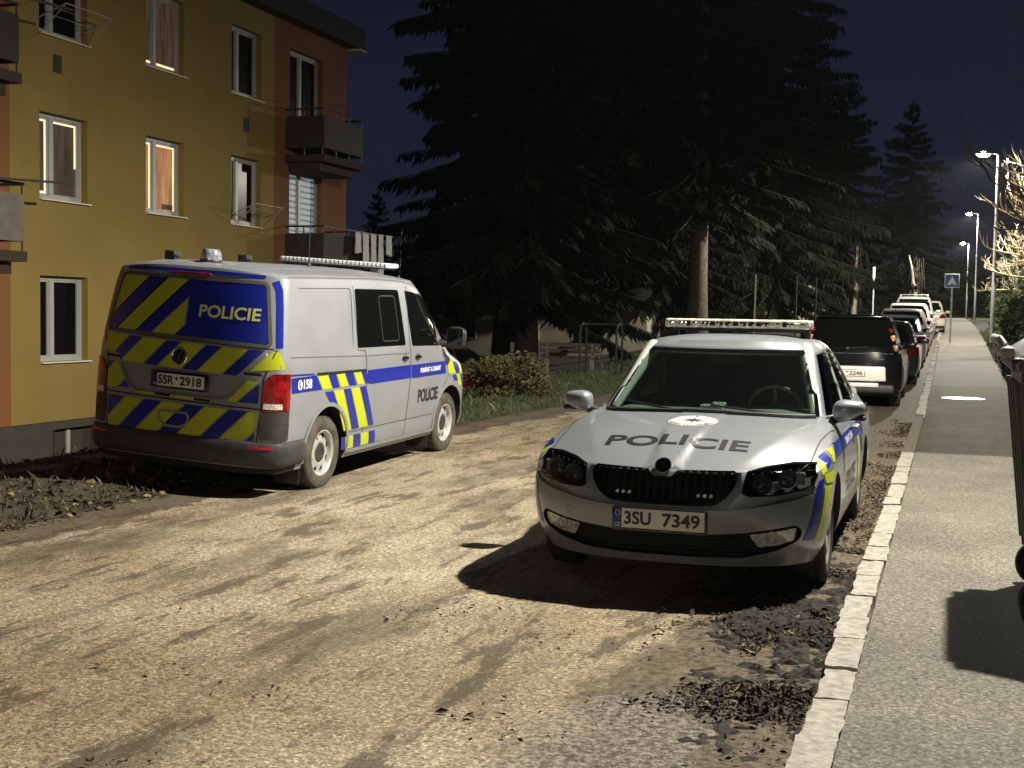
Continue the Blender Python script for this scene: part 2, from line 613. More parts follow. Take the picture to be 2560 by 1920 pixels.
# ------------------------------------------------------------------ wheels
def wheel(root, loc, side, R, w, rim_r, style, tyre_mat='tyre'):
    """side +1: outer face towards +y, -1 towards -y. A tyre mesh with a rim child"""
    Mx = Matrix.Translation(loc) @ Matrix.Rotation(-side * math.pi / 2, 4, 'X')   # local z -> outwards
    h = w / 2
    t = MB()
    prof = [(rim_r, -h * .8), (rim_r + .02, -h * .98), (R - .06, -h), (R - .02, -h * .92), (R, -h * .7)]
    for k in range(4):
        z = -h * .7 + k * h * .4
        prof += [(R, z + h * .02), (R, z + h * .30), (R - .007, z + h * .32), (R - .007, z + h * .38)]
    prof += [(R, h * .7), (R - .02, h * .92), (R - .035, h * .99), (R - .06, h), (rim_r + .05, h * 1.01), (rim_r + .012, h * .97), (rim_r, h * .86)]
    t.lathe(prof, 56, Mx, close=True)
    o = t.build('wheel', M[tyre_mat], root, 40, fix=True)
    r = MB()
    n = 80
    r.lathe([(rim_r + .006, h * .76), (rim_r + .007, h * .82), (rim_r + .008, h * .90), (rim_r - .006, h * .92), (rim_r - .022, h * .78)], n, Mx)
    if style == 'steel':
        # disc with a ring of openings and a bowl centre
        ro, ri = rim_r - .020, .085
        prof = [(ro, h * .78), (ro - .008, h * .48), (ro - .024, h * .50), (ro - .040, h * .56), (ro - .058, h * .60), (.108, h * .66), (.094, h * .62), (ri, h * .50)]
        vs, fs = [], []
        for (q, z) in prof:
            for k in range(n): 
                a = 2 * math.pi * k / n
                vs.append(Mx @ Vector((q * math.cos(a), q * math.sin(a), z)))
        for i in range(len(prof) - 1):
            for k in range(n):
                if i in (1, 2, 3) and (k % 10) in (3, 4, 5, 6) and not (i == 3 and (k % 10) in (3, 6)): continue
                fs.append((i * n + k, i * n + (k + 1) % n, (i + 1) * n + (k + 1) % n, (i + 1) * n + k))
        r.add(vs, fs)
        ro_ = r.build('rim', M['steel_rim'], o, 30)
        c = MB()
        c.lathe([(.094, h * .60), (.086, h * .67), (.05, h * .70), (.046, h * .66), (0.001, h * .66)], 32, Mx)
        c.build('hub_cap', M['grey_plastic'], o, 30)
    else:
        ns = 5
        r.lathe([(.075, h * .55), (.06, h * .68), (.03, h * .70), (.001, h * .70)], 32, Mx)
        for k in range(ns):
            for sgn in (-1, 1):
                a = 2 * math.pi * k / ns + sgn * 0.14
                c_, s_ = math.cos(a), math.sin(a)
                tx, ty = -s_, c_
                vs = []
                for q, ww, z in ((.05, .020, h * .62), (rim_r * .55, .017, h * .74), (rim_r - .008, .022, h * .80)):
                    for zz in (z, z - .028):
                        for e in (-1, 1): vs.append(Mx @ Vector((q * c_ + e * ww * tx, q * s_ + e * ww * ty, zz)))
                fs = []
                for i in (0, 4):
                    fs += [(i, i + 1, i + 5, i + 4), (i + 2, i + 6, i + 7, i + 3), (i, i + 4, i + 6, i + 2), (i + 1, i + 3, i + 7, i + 5)]
                r.add(vs, fs)
        r.build('rim', M['alloy'], o, 30, fix=True)
    d = MB()
    d.lathe([(rim_r + .004, h * .76), (rim_r - .004, -h * .2), (.02, -h * .2)], 40, Mx)
    d.lathe([(.135, h * .05), (.03, h * .05)], 32, Mx)
    d.build('brake_disc', M['inside'], o, 30)
    return o
# ------------------------------------------------------------------ police sedan (local: x forward from the front axle, y left, z up)
def police_sedan():
    root = empty('police_car', (-1.52, 7.86, 0.0), (0, 0, rad(-90)))
    tag(root, 'silver police sedan facing the camera with a light bar on its roof', 'police car', 'police vehicles')
    hx = pl([-3.9, -3.4, -3.0, -1.0, -.7, -.5, -.2, .1, .3, .45, .6, .72, .78, .95], [1.0, 1.03, .98, .95, .965, .972, .957, .925, .888, .850, .803, .764, .745, .68])
    def ztop(x, y):
        a = abs(y)
        z = hx(x)
        if x > -.75:
            k = smooth(-.75, -.45, x)
            z -= k * .045 * (a / .86) ** 2.4
            yc = np.interp(x, [-.5, .26, .72], [.79, .575, .42])
            z -= k * .20 * max(0, a - yc) * smooth(.82, .55, x)
            yv = np.interp(x, [-.5, .3, .74], [.145, .112, .075])
            z += k * (.005 + .011 * smooth(.05, .40, x)) * (1 - smooth(yv - .012, yv + .022, a))
        else:
            z -= .16 * smooth(.80, .70, a) * smooth(-.75, -.95, x) * smooth(-3.2, -2.9, x)
        return z
    P = dict(
        xf=pl([.20, .24, .33, .42, .50, .60, .70, .76, .85, .95], [.75, .785, .838, .866, .876, .868, .830, .775, .62, .40]),
        xr=pl([.2, .4, .6, .8, 1.05], [-3.68, -3.75, -3.78, -3.76, -3.65]),
        W=pl([.19, .3, .45, .6, .72, .80, .86, .92, .98], [.835, .882, .903, .907, .900, .887, .866, .83, .79]),
        Lf=lambda z: .69, Lr=lambda z: .6, nf=2.62, nr=3.0, zb=.19, zm=.7, ztop=ztop)
    sh = Shell(P, [i / 26 for i in range(27)], Na=36, Ns=44, K=44)
    me = sh.mesh(face_mat=lambda c: 1 if (c.x < -.62 and abs(c.y) < .74 and c.z > .6) or c.z < .192 else 0)
    bv0 = bvh_of(me)
    # wheel arches
    R = .316
    arches = [cyl_y(x, .325, .352, s * .50, s * 1.2) for x in (0, -2.686) for s in (-1, 1)]
    hl = [(.455, .625), (.49, .612), (.62, .616), (.74, .636), (.815, .662), (.830, .715), (.812, .770), (.70, .774), (.56, .758), (.47, .738)]
    def mir(p): return [(-a, b) for a, b in reversed(p)]
    recess = [(-.82, .612), (-.70, .580), (-.52, .548), (-.36, .528), (-.2, .521), (.2, .521), (.36, .528), (.52, .548), (.70, .580), (.82, .612),
              (.822, .652), (.74, .630), (.62, .607), (.49, .602), (.45, .63), (.44, .735), (-.44, .735), (-.45, .63), (-.49, .602), (-.62, .607), (-.74, .630), (-.822, .652)]
    grille = [(-.30, .560), (-.2, .553), (.2, .553), (.30, .560), (.36, .600), (.405, .665), (.418, .730), (.40, .744), (.12, .738), (.085, .712), (.06, .700), (-.06, .700), (-.085, .712), (-.12, .738), (-.40, .744), (-.418, .730), (-.405, .665), (-.36, .600)]
    intake = [(-.45, .248), (-.2, .240), (.2, .240), (.45, .248), (.62, .288), (.745, .345), (.775, .40), (.745, .447), (.62, .425), (.45, .400), (.27, .385), (-.27, .385), (-.45, .400), (-.62, .425), (-.745, .447), (-.775, .40), (-.745, .345), (-.62, .288)]
    me = bool_cut(me, arches)
    me = bool_cut(me, [pocket(recess, FR_FRONT, bv0, .016, 0)])
    me = bool_cut(me, [pocket(grille, FR_FRONT, bv0, .075), pocket(rpoly(intake, .03, 3), FR_FRONT, bv0, .085),
                       pocket(hl, FR_FRONT, bv0, .085), pocket(mir(hl), FR_FRONT, bv0, .085)])
    bv = bvh_of(me)
    body = link('body', me, [M['silver'], M['inside']], root, 32)
    # grille ribs, surround
    b = MB()
    for k in range(18):
        y = -.385 + k * .0453
        zt_ = .738 if abs(y) > .11 else .697
        zb_ = .560 if abs(y) < .29 else .560 + (abs(y) - .29) * .95
        x0 = P['xf'](.65) - .64 + .64 * (1 - (abs(y) / .9) ** 2.75) ** (1 / 2.75) - .030
        b.box((x0 - .012, y, (zt_ + zb_) / 2), (.03, .010, zt_ - zb_), Matrix.Rotation(rad(-14), 3, 'Y'))
    b.build('grille', M['gloss_black'], root, 30)
    c = MB()
    for k in range(18):
        y = -.385 + k * .0453
        if abs(y) < .11: continue
        x0 = P['xf'](.72) - .64 + .64 * (1 - (abs(y) / .9) ** 2.75) ** (1 / 2.75) - .022
        c.box((x0 + .004, y, .728), (.018, .013, .012))
    c.build('grille_trim', M['chrome'], root, 30)
    lt = MB()
    for y0 in (-.16, .25):
        for k in range(3):
            y = y0 - .04 * 1 + k * .036 - (.06 if y0 < 0 else 0)
            lt.lathe([(.001, .012), (.010, .010), (.012, 0)], 12, Matrix.Translation((P['xf'](.60) - .03 - .05 * (abs(y) / .5) ** 2, y, .60)) @ Matrix.Rotation(rad(90), 4, 'Y'))
    lt.build('strobe_light', M['clear_lens'], root, 30)
    decal('grille_frame', strip(rpoly(grille, .02, 2), .016, True), FR_FRONT, bv0, M['gloss_black'], root, off=-.010, step=.1, thick=.012)
    # intake mesh bars
    b = MB()
    for k in range(5):
        z = .262 + k * .024
        pts = [(P['xf'](z) - .64 + .64 * (1 - (abs(y) / .9) ** 2.75) ** (1 / 2.75) - .05, y, z) for y in np.linspace(-.46, .46, 15)]
        b.tube(pts, .006, 6)
    b.build('lower_grille', M['black_plastic'], root, 40)
    # fog lamps
    fog = [(.50, .383), (.62, .398), (.752, .422), (.735, .345), (.66, .318), (.545, .303)]
    for s in (1, -1):
        poly = rpoly(fog if s > 0 else mir(fog), .012, 2)
        o = decal('fog_light', [poly], FR_FRONT, bv0, M['clear_lens'], root, off=-.020, step=.04)
        lens = decal('lens', [poly], FR_FRONT, bv0, M['lens_glass'], o, off=-.008, step=.04)
        f = MB()
        ctr = hitp(FR_FRONT, bv0, s * .635, .362, -.035)
        f.lathe([(.036, .02), (.034, .028), (.028, .012), (.001, .004)], 20, Matrix.Translation(ctr) @ Matrix.Rotation(rad(90), 4, 'Y'))
        f.build('fog_bulb', M['clear_lens'], o, 40)
    if 'lamp_inner' not in M: mat('lamp_inner', (.30, .30, .30), .3, .5, var=.7, vs=70)
    # headlights: dark housing, bowls, clear lens
    for s in (1, -1):
        poly = hl if s > 0 else mir(hl)
        lens = decal('headlight', [poly], FR_FRONT, bv0, M['headlight_glass'], root, off=.002, step=.04)
        hs = decal('housing', [poly], FR_FRONT, bv0, M['inside'], lens, off=-.080, step=.06)
        f = MB()
        for (y, z, r, dep) in ((.56, .683, .058, .052), (.69, .712, .052, .05)):
            ctr = hitp(FR_FRONT, bv0, s * y, z, -.022)
            f.lathe([(r, 0), (r * .96, -.004), (r * .8, -dep * .55), (r * .45, -dep * .9), (.001, -dep)], 28, Matrix.Translation(ctr) @ Matrix.Rotation(rad(90), 4, 'Y'))
        f.build('reflector', M['lamp_inner'], lens, 40)
        g = MB()
        for (y, z) in ((.56, .683), (.69, .712)):
            ctr = hitp(FR_FRONT, bv0, s * y, z, -.055)
            g.lathe([(.014, 0), (.014, .028), (.009, .036), (.001, .037)], 16, Matrix.Translation(ctr) @ Matrix.Rotation(rad(90), 4, 'Y'))
        for k in range(7):
            y = .50 + k * .047
            ctr = hitp(FR_FRONT, bv0, s * y, .752 + k * .003, -.03)
            g.box(ctr, (.02, .012, .012))
        ctr = hitp(FR_FRONT, bv0, s * .77, .712, -.035)
        g.box(ctr, (.012, .05, .07))
        g.build('bulb', M['clear_lens'], lens, 40)
        decal('trim', strip(poly, .010, True), FR_FRONT, bv0, M['gloss_black'], lens, off=.003, step=.1)
    # badge
    bd = MB()
    ctr = hitp(FR_FRONT, bv0, 0, .738, .010)
    Mb = Matrix.Translation(ctr + Vector((.0, 0, .012))) @ Matrix.Rotation(rad(62), 4, 'Y')
    bd.lathe([(.050, -.03), (.050, .004), (.046, .010), (.040, .008)], 40, Mb)
    o = bd.build('badge', M['chrome'], root, 40)
    bd = MB(); bd.lathe([(.040, .0081), (.001, .011)], 32, Mb)
    bd.build('badge_face', M['gloss_black'], o, 40)
    bd = MB()
    for q in ((-.018, .006), (0, -.002), (.016, .010)):
        bd.box(Mb @ Vector((q[0], q[1], .0125)), (.010, .026, .002), Mb.to_3x3() @ Matrix.Rotation(rad(35), 3, 'Z'))
    bd.build('emblem', M['chrome'], o, 40)
    # bonnet badge seat below the emblem
    decal('badge_seat', [rpoly([(-.085, .735), (-.055, .700), (.055, .700), (.085, .735)], .01, 2)], FR_FRONT, bv0, M['silver'], root, off=.004, step=.04, thick=.01)
    # number plate with frame
    px = P['xf'](.45) + .004
    pm = MB(); pm.rbox((px + .008, 0, .450), (.022, .545, .135), .006)
    fr = pm.build('plate_frame', M['gloss_black'], root, 35)
    pm = MB(); pm.rbox((px + .019, .0, .458), (.004, .522, .112), .0015)
    pl_ = pm.build('number_plate', M['plate_white'], fr, 35)
    pm = MB(); pm.box((px + .0215, -.2385, .458), (.0012, .045, .112))
    pm.build('plate_band', M['plate_blue'], fr, 35)
    bvp = bvh_of(pl_.data)
    text_decal('plate_text', '3SU', (-.200, .422, -.045, .497), FR_FRONT, bvp, M['black_text'], fr, off=.002, bold=.028)
    text_decal('plate_text', '7349', (.02, .418, .235, .497), FR_FRONT, bvp, M['black_text'], fr, off=.002, bold=.028)
    text_decal('plate_text', 'CZ', (-.256, .408, -.224, .430), FR_FRONT, bvp, M['white_text'], fr, off=.004, bold=.02)
    ring = []
    for k in range(12):
        a = 2 * math.pi * k / 12
        ring.append([(-.2385 + .014 * math.cos(a) + .003 * math.cos(t), .485 + .014 * math.sin(a) + .003 * math.sin(t)) for t in (0, 1.57, 3.14, 4.71)])
    decal('plate_stars', ring, FR_FRONT, bvp, M['yellow_text'], fr, off=.004, step=1)
    decal('frame_print', [[(x, .386), (x + w_, .386), (x + w_, .392), (x, .392)] for x, w_ in ((-.25, .06), (-.17, .05), (-.11, .11), (.01, .09), (.15, .10))], FR_FRONT, bvh_of(fr.data), M['soft_gap'], fr, off=.002, step=1)
    # bonnet lettering, star emblem
    text_decal('bonnet_text', 'POLICIE', (-.43, .475, .43, .640), (Vector((0, 0, 5)), Vector((0, 1, 0)), Vector((-1, 0, 0)), Vector((0, 0, -1))) if False else
               (Vector((.98, 0, 5)), Vector((0, 1, 0)), Vector((-1, 0, 0)), Vector((0, 0, -1))), bv0, M['black_text'], root, off=.003, bold=.022, step=.04, spacing=1.0)
    FT = (Vector((0, 0, 5)), Vector((0, 1, 0)), Vector((-1, 0, 0)), Vector((0, 0, -1)))
    cx0 = .06      # centre of the bonnet emblem
    def circ(r, n=40): return [(r * math.cos(2 * math.pi * k / n), cx0 + 1.2 * r * math.sin(2 * math.pi * k / n)) for k in range(n)]
    em = decal('bonnet_emblem', [circ(.155)], FT, bv0, M['plate_white'], root, off=.0025, step=.04)
    star = []
    for k in range(8):
        a = 2 * math.pi * k / 8 + math.pi / 2
        r1 = .108 if k % 2 == 0 else .082
        star.append([(0, cx0), (.022 * math.cos(a - .5), cx0 + .022 * math.sin(a - .5)), (r1 * math.cos(a), cx0 + r1 * math.sin(a)), (.022 * math.cos(a + .5), cx0 + .022 * math.sin(a + .5))])
    decal('emblem_star', star, FT, bv0, M['grey_plastic'], em, off=.0045, step=1)
    decal('emblem_centre', [circ(.017, 16)], FT, bv0, M['blue'], em, off=.006, step=1)
    decal('emblem_ring', strip(circ(.145), .006, True), FT, bv0, M['grey_plastic'], em, off=.0045, step=1)
    for txt, a0, a1, r, up in (('POLICIE', 150, 30, .112, 1), ('CESKE REPUBLIKY', 200, 340, .128, -1)):
        for i, ch in enumerate(txt):
            if ch == ' ': continue
            a = rad(a0 + (a1 - a0) * i / (len(txt) - 1))
            bm = text_bm(ch, (-.009, -.011, .009, .011), .02)
            rotm = Matrix.Rotation(a - math.pi / 2 if up > 0 else a + math.pi / 2, 4, 'Z')
            bm.transform(Matrix.Translation((r * math.cos(a), cx0 + 1.2 * r * math.sin(a), 0)) @ rotm)
            decal_bm('emblem_letter', bm, FT, bv0, .0045, M['black_text'], em)
    # panel gaps of the bonnet and wings
    for s in (1, -1):
        decal('bonnet_gap', strip([(-s * -.86, -.36) if False else (s * .845, -.40), (s * .80, .02), (s * .785, .40), (s * .72, .60)][::1], .007), (Vector((0, 0, 5)), Vector((0, 1, 0)), Vector((1, 0, 0)), Vector((0, 0, -1))), bv0, M['dark_gap'], root, off=.002, step=.04)
    # doors: gaps, handles, sill trim
    for s, fr_ in ((1, FR_LEFT), (-1, FR_RIGHT)):
        decal('door_gap', strip([(-.60, .93), (-.56, .70), (-.60, .40), (-.66, .26)], .007) + strip([(-1.63, .95), (-1.62, .5), (-1.63, .26)], .007) + strip([(-2.42, .95), (-2.36, .66), (-2.22, .45)], .007)
              + strip([(-.62, .25), (-2.2, .25)], .007), fr_, bv, M['dark_gap'], root, off=.002, step=.06)
        for x in (-1.45, -2.30):
            h = MB(); h.rbox((x, s * .905, .84), (.20, .05, .035), .014)
            h.build('door_handle', M['silver'], root, 40)
        decal('mudguard_gap', strip([(.34, .52), (.50, .60), (.56, .66)], .006), fr_, bv, M['dark_gap'], root, off=.002, step=.05)
    # livery: blue band on the doors, chevrons on the wings and bumper corners
    for s, fr_ in ((1, FR_LEFT), (-1, FR_RIGHT)):
        st = decal('stripe', [[(-.03, .850), (.03, .765), (-2.25, .755), (-2.25, .845)]], fr_, bv, [M['blue']], root, off=.003, step=.08)
        text_decal('stripe_text', 'POMAHAT A CHRANIT', (-1.45, .775, -.75, .825), fr_, bv, M['white_text'], st, off=.006, bold=.02, mirror=(s > 0))
        text_decal('door_text', 'POLICIE', (-1.5, .45, -.72, .60), fr_, bv, M['black_text'], root, off=.004, bold=.02, mirror=(s > 0))
        q, mi = [], []
        for x0, x1, m_ in ((-1.95, -1.72, 1), (-2.20, -1.98, 0)):
            q.append([(x0, .74), (x1, .74), (x1 - .18, .30), (x0 - .18, .30)]); mi.append(m_)
        decal('chevron', q, fr_, bv, [M['blue'], M['yellow']], root, off=.003, step=.05, mids=mi)
        fd = fr_diag(52, s > 0)
        q = [[(.178, .754), (.232, .797), (.245, .728), (.169, .706)], [(.262, .799), (.365, .819), (.344, .764), (.262, .739)], [(.393, .825), (.505, .838), (.470, .755), (.375, .762)],
             [(.196, .712), (.405, .723), (.328, .655), (.199, .662)], [(.112, .676), (.178, .695), (.178, .662), (.100, .654)],
             [(.0862, .642), (.160, .648), (.0816, .349), (-.003, .349)], [(.180, .650), (.294, .643), (.156, .342), (.096, .346)]]
        q = [[(s * a, z) for a, z in p] for p in q]
        decal('chevron', q, fd, bv, [M['blue'], M['yellow']], root, off=.004, step=.03, mids=[1, 0, 1, 1, 0, 0, 1])
    # parking sensor rings, washer covers
    for s in (1, -1):
        decal('sensor', strip([(s * .56 + .022 * math.cos(a), .475 + .022 * math.sin(a)) for a in np.linspace(0, 2 * math.pi, 20)[:-1]], .0025, True), FR_FRONT, bv0, M['soft_gap'], root, off=.002, step=1)
    # ---- cabin
    zc = pl([-3.5, -3.4, -3.0, -2.6, -2.2, -1.9, -1.6, -1.3, -1.1, -1.0, -.5], [1.08, 1.12, 1.30, 1.42, 1.474, 1.488, 1.484, 1.462, 1.428, 1.400, 1.15])
    C = dict(xf=pl([.88, .95, 1.05, 1.15, 1.25, 1.36, 1.46], [-.36, -.46, -.61, -.755, -.90, -1.06, -1.22]),
             xr=pl([.88, .95, 1.05, 1.15, 1.25, 1.36, 1.46], [-3.45, -3.36, -3.2, -3.0, -2.8, -2.55, -2.25]),
             W=pl([.88, .95, 1.05, 1.15, 1.25, 1.36, 1.46], [.832, .805, .772, .738, .702, .660, .60]),
             Lf=lambda z: .50, Lr=lambda z: .45, nf=2.7, nr=3.0, zb=.88, zm=1.1, ztop=lambda x, y: zc(x) - .055 * (abs(y) / .63) ** 3)
    ts = [0, .07, .13, .16, .24, .33, .42, .51, .60, .69, .78, .86, .91, .94, 1]
    cs = Shell(C, ts, Na=26, Ns=44, K=12, bottom=False)
    def info(i, j):
        k = (i + 1) % cs.n
        x = .5 * (cs.rows[j][i][0] + cs.rows[j][k][0]); y = .5 * (cs.rows[j][i][1] + cs.rows[j][k][1]); z = .5 * (cs.rows[j][i][2] + cs.rows[j + 1][i][2])
        return x, y, z, abs(y) / C['W'](z), (x - C['xr'](z)) / (C['xf'](z) - C['xr'](z)), cs.part(i)
    def ws(i, j):
        x, y, z, r, f, p = info(i, j)
        return p == 'front' and r < .885 and 3 <= j <= 12
    def sw(i, j):
        x, y, z, r, f, p = info(i, j)
        if not (3 <= j <= 11): return False
        if p == 'front': return r > .955
        if p in ('left', 'right'): return f > .16 and not (.535 < f < .565) and not (.25 < f < .262)
        return False
    cab = cs.mesh(keep=lambda i, j, cap: cap or not (ws(i, j) or sw(i, j)))
    co = link('cabin', cab, [M['silver'], M['headliner']], root, 32)
    sd = co.modifiers.new('s', 'SOLIDIFY'); sd.thickness = .03; sd.offset = -1; sd.material_offset = 1; sd.material_offset_rim = 1
    bvc = bvh_of(cs.mesh())
    w = link('windscreen', cs.patch(ws, -.004), M['windscreen'], root, 60)
    band = MB()
    # dark border of the windscreen
    wme = cs.patch(ws, -.001)
    bm = bmesh.new(); bm.from_mesh(wme)
    be = [e_ for e_ in bm.edges if e_.is_boundary]
    bord = []
    for f_ in bm.faces:
        pass
    bvw = bvh_of(wme)
    per = [v.co.copy() for v in bm.verts if v.is_boundary]
    bm.free()
    per.sort(key=lambda p: math.atan2(p.z - 1.15, p.y))
    ctr = Vector((0, 0, 1.15))
    band_p = []
    for p in per: 
        band_p.append((p.y, p.z))
    lo = [(.0, .0)]
    decal('windscreen_seal', strip(band_p, .024, True), FR_FRONT, bvc, M['gloss_black'], w, off=.002, step=.3)
    for s in (1, -1):
        link('side_window', cs.patch(lambda i, j: sw(i, j) and (info(i, j)[1] * s > 0), -.006), M['tinted'], root, 60)
    decal('rear_window', [rpoly([(-.5, 1.12), (.5, 1.12), (.44, 1.33), (-.44, 1.33)], .04)], FR_REAR, bvc, M['privacy'], root, off=.004)
    # wiper cowl, wipers
    pts = [(P_, .0) for P_ in range(2)]
    cw = MB()
    line = []
    for y in np.linspace(-.70, .70, 21):
        x = C['xf'](.955) - .5 + .5 * (1 - (abs(y) / .805) ** 2.7) ** (1 / 2.7)
        line.append((x + .035, y, ztop(x + .03, y) + .004))
    cw.tube(line, .022, 8)
    cw.build('wiper_cowl', M['black_plastic'], root, 40)
    for y0, y1 in ((.62, .02), (-.02, -.58)):
        wp = MB()
        pts = []
        for k in range(9):
            y = y0 + (y1 - y0) * k / 8; z = .965 + .055 * k / 8
            h_ = bvw.ray_cast(Vector((4, y, z)), Vector((-1, 0, 0)))
            pts.append((h_[0].x + .012 if h_[0] else C['xf'](z), y, z))
        wp.tube(pts, .008, 6)
        wp.build('wiper', M['black_plastic'], root, 40)
    # mirrors
    for s in (1, -1):
        m_ = MB()
        bm = bmesh.new(); bmesh.ops.create_uvsphere(bm, u_segments=24, v_segments=14, radius=1)
        for v in bm.verts:
            x, y, z = v.co
            x = math.copysign(abs(x) ** .8, x); y = math.copysign(abs(y) ** .75, y); z = math.copysign(abs(z) ** .8, z)
            if x < 0: x *= .35
            v.co = Vector((-.62 + x * .095 * (1 - .25 * y * s), s * (.918) + y * .105, 1.018 + z * .066 * (1 - .28 * y * s) + .012 * y * s))
        m_.bm(bm)
        mo = m_.build('mirror', M['silver'], root, 50)
        m_ = MB()
        m_.rbox((-.635, s * .930, .965), (.10, .19, .032), .014)
        m_.tube([(-.64, s * .77, .925), (-.635, s * .84, .955), (-.63, s * .90, .965)], [.035, .028, .024], 8)
        m_.build('mirror_base', M['black_plastic'], mo, 40)
        m_ = MB(); m_.rbox((-.658, s * .935, 1.018), (.006, .185, .098), .002, mi=0)
        m_.build('mirror_glass', M['reflector'], mo, 40)
    # inner trim of the windscreen pillars
    for s in (1, -1):
        pts = []
        for z in np.linspace(.96, 1.39, 8):
            W_ = C['W'](z); y = W_ * .895
            x = C['xf'](z) - .5 + .5 * (1 - .895 ** 2.7) ** (1 / 2.7)
            pts.append((x - .045, s * (y - .03), z))
        pt = MB(); pt.tube(pts, [.030 + .004 * k for k in range(8)], 8)
        pt.build('pillar_trim', M['headliner'], root, 50)
    # interior
    d = MB()
    d.rbox((-.98, 0, .885), (.62, 1.40, .17), .06, seg=4)
    d.rbox((-1.16, .37, .945), (.16, .40, .08), .035, seg=4)
    d.rbox((-1.2, 0, .78), (.5, .28, .2), .04)
    d.build('dashboard', M['dash'], root, 40)
    dv = MB(); dv.rbox((-.86, -.02, .985), (.14, .16, .035), .012)
    dv.rbox((-.90, .02, 1.005), (.05, .09, .025), .008)
    dv.build('dashboard_device', M['clear_lens'], root, 40)
    st = MB()
    Ms = Matrix.Translation((-1.20, .37, .96)) @ Matrix.Rotation(rad(-65), 4, 'Y')
    pts = [Ms @ Vector((.185 * math.cos(a), .185 * math.sin(a), 0)) for a in np.linspace(0, 2 * math.pi, 40)]
    st.tube(pts, .015, 8, caps=False)
    st.lathe([(.06, -.03), (.06, .01), (.001, .02)], 20, Ms)
    for a in (0, 2.3, -2.3):
        st.tube([Ms @ Vector((.05 * math.cos(a), .05 * math.sin(a), 0)), Ms @ Vector((.18 * math.cos(a), .18 * math.sin(a), 0))], .012, 6)
    st.build('steering_wheel', M['dash'], root, 40)
    for y in (.37, -.37):
        s_ = MB()
        s_.rbox((-1.62, y, .72), (.5, .5, .16), .05)
        s_.rbox((-1.92, y, 1.0), (.14, .48, .58), .06, Matrix.Rotation(rad(-14), 3, 'Y'), taper=.85)
        s_.rbox((-1.98, y, 1.30), (.10, .25, .17), .04, Matrix.Rotation(rad(-10), 3, 'Y'))
        s_.build('seat', M['inside'], root, 40)
    s_ = MB(); s_.rbox((-1.22, 0, 1.315), (.03, .23, .065), .012)
    s_.tube([(-1.2, 0, 1.34), (-1.13, 0, 1.385)], .012, 6)
    s_.build('rear_view_mirror', M['inside'], root, 40)
    s_ = MB(); s_.rbox((-2.6, 0, .95), (.2, 1.2, .5), .08)
    s_.build('rear_seat', M['inside'], root, 40)
    # wheels
    for x in (0, -2.686):
        for s in (1, -1):
            wheel(root, (x, s * .765, .316), s, .316, .205, .205, 'alloy')
    # light bar
    lb = empty('light_bar', (-1.80, 0, 0)); lb.parent = root
    q = MB(); q.rbox((0, 0, 1.514), (.27, 1.02, .022), .008)
    q.build('bar_base', M['black_plastic'], lb, 40)
    q = MB(); q.rbox((0, 0, 1.560), (.30, 1.09, .070), .022, seg=4)
    q.build('bar_lens', M['bar_lens'], lb, 40)
    q = MB()
    for k in range(12):
        y = -.49 + k * .98 / 11
        for dy in (-.016, .016) if k in (1, 3, 8, 10) else (0,):
            q.lathe([(.001, .010), (.013, .008), (.017, .0)], 14, Matrix.Translation((.146, y + dy, 1.560)) @ Matrix.Rotation(rad(90), 4, 'Y'))
    q.build('bar_lamp', M['chrome'], lb, 40)
    q = MB()
    for k in range(9):
        y = -.235 + k * .058
        q.box((.149, y, 1.560), (.006, .040, .032))
    for y in (-.36, .36): q.box((.149, y, 1.560), (.006, .03, .04))
    q.build('bar_module', M['inside'], lb, 40)
    q = MB()
    for y in (-.50, .50): q.rbox((0, y, 1.485), (.10, .07, .07), .01)
    q.build('bar_foot', M['black_plastic'], lb, 40)
    an = MB(); an.tube([(-3.0, 0, 1.28), (-3.15, 0, 1.5)], .006, 6)
    an.build('antenna', M['black_plastic'], root, 40)
    # roof joint lines
    return root
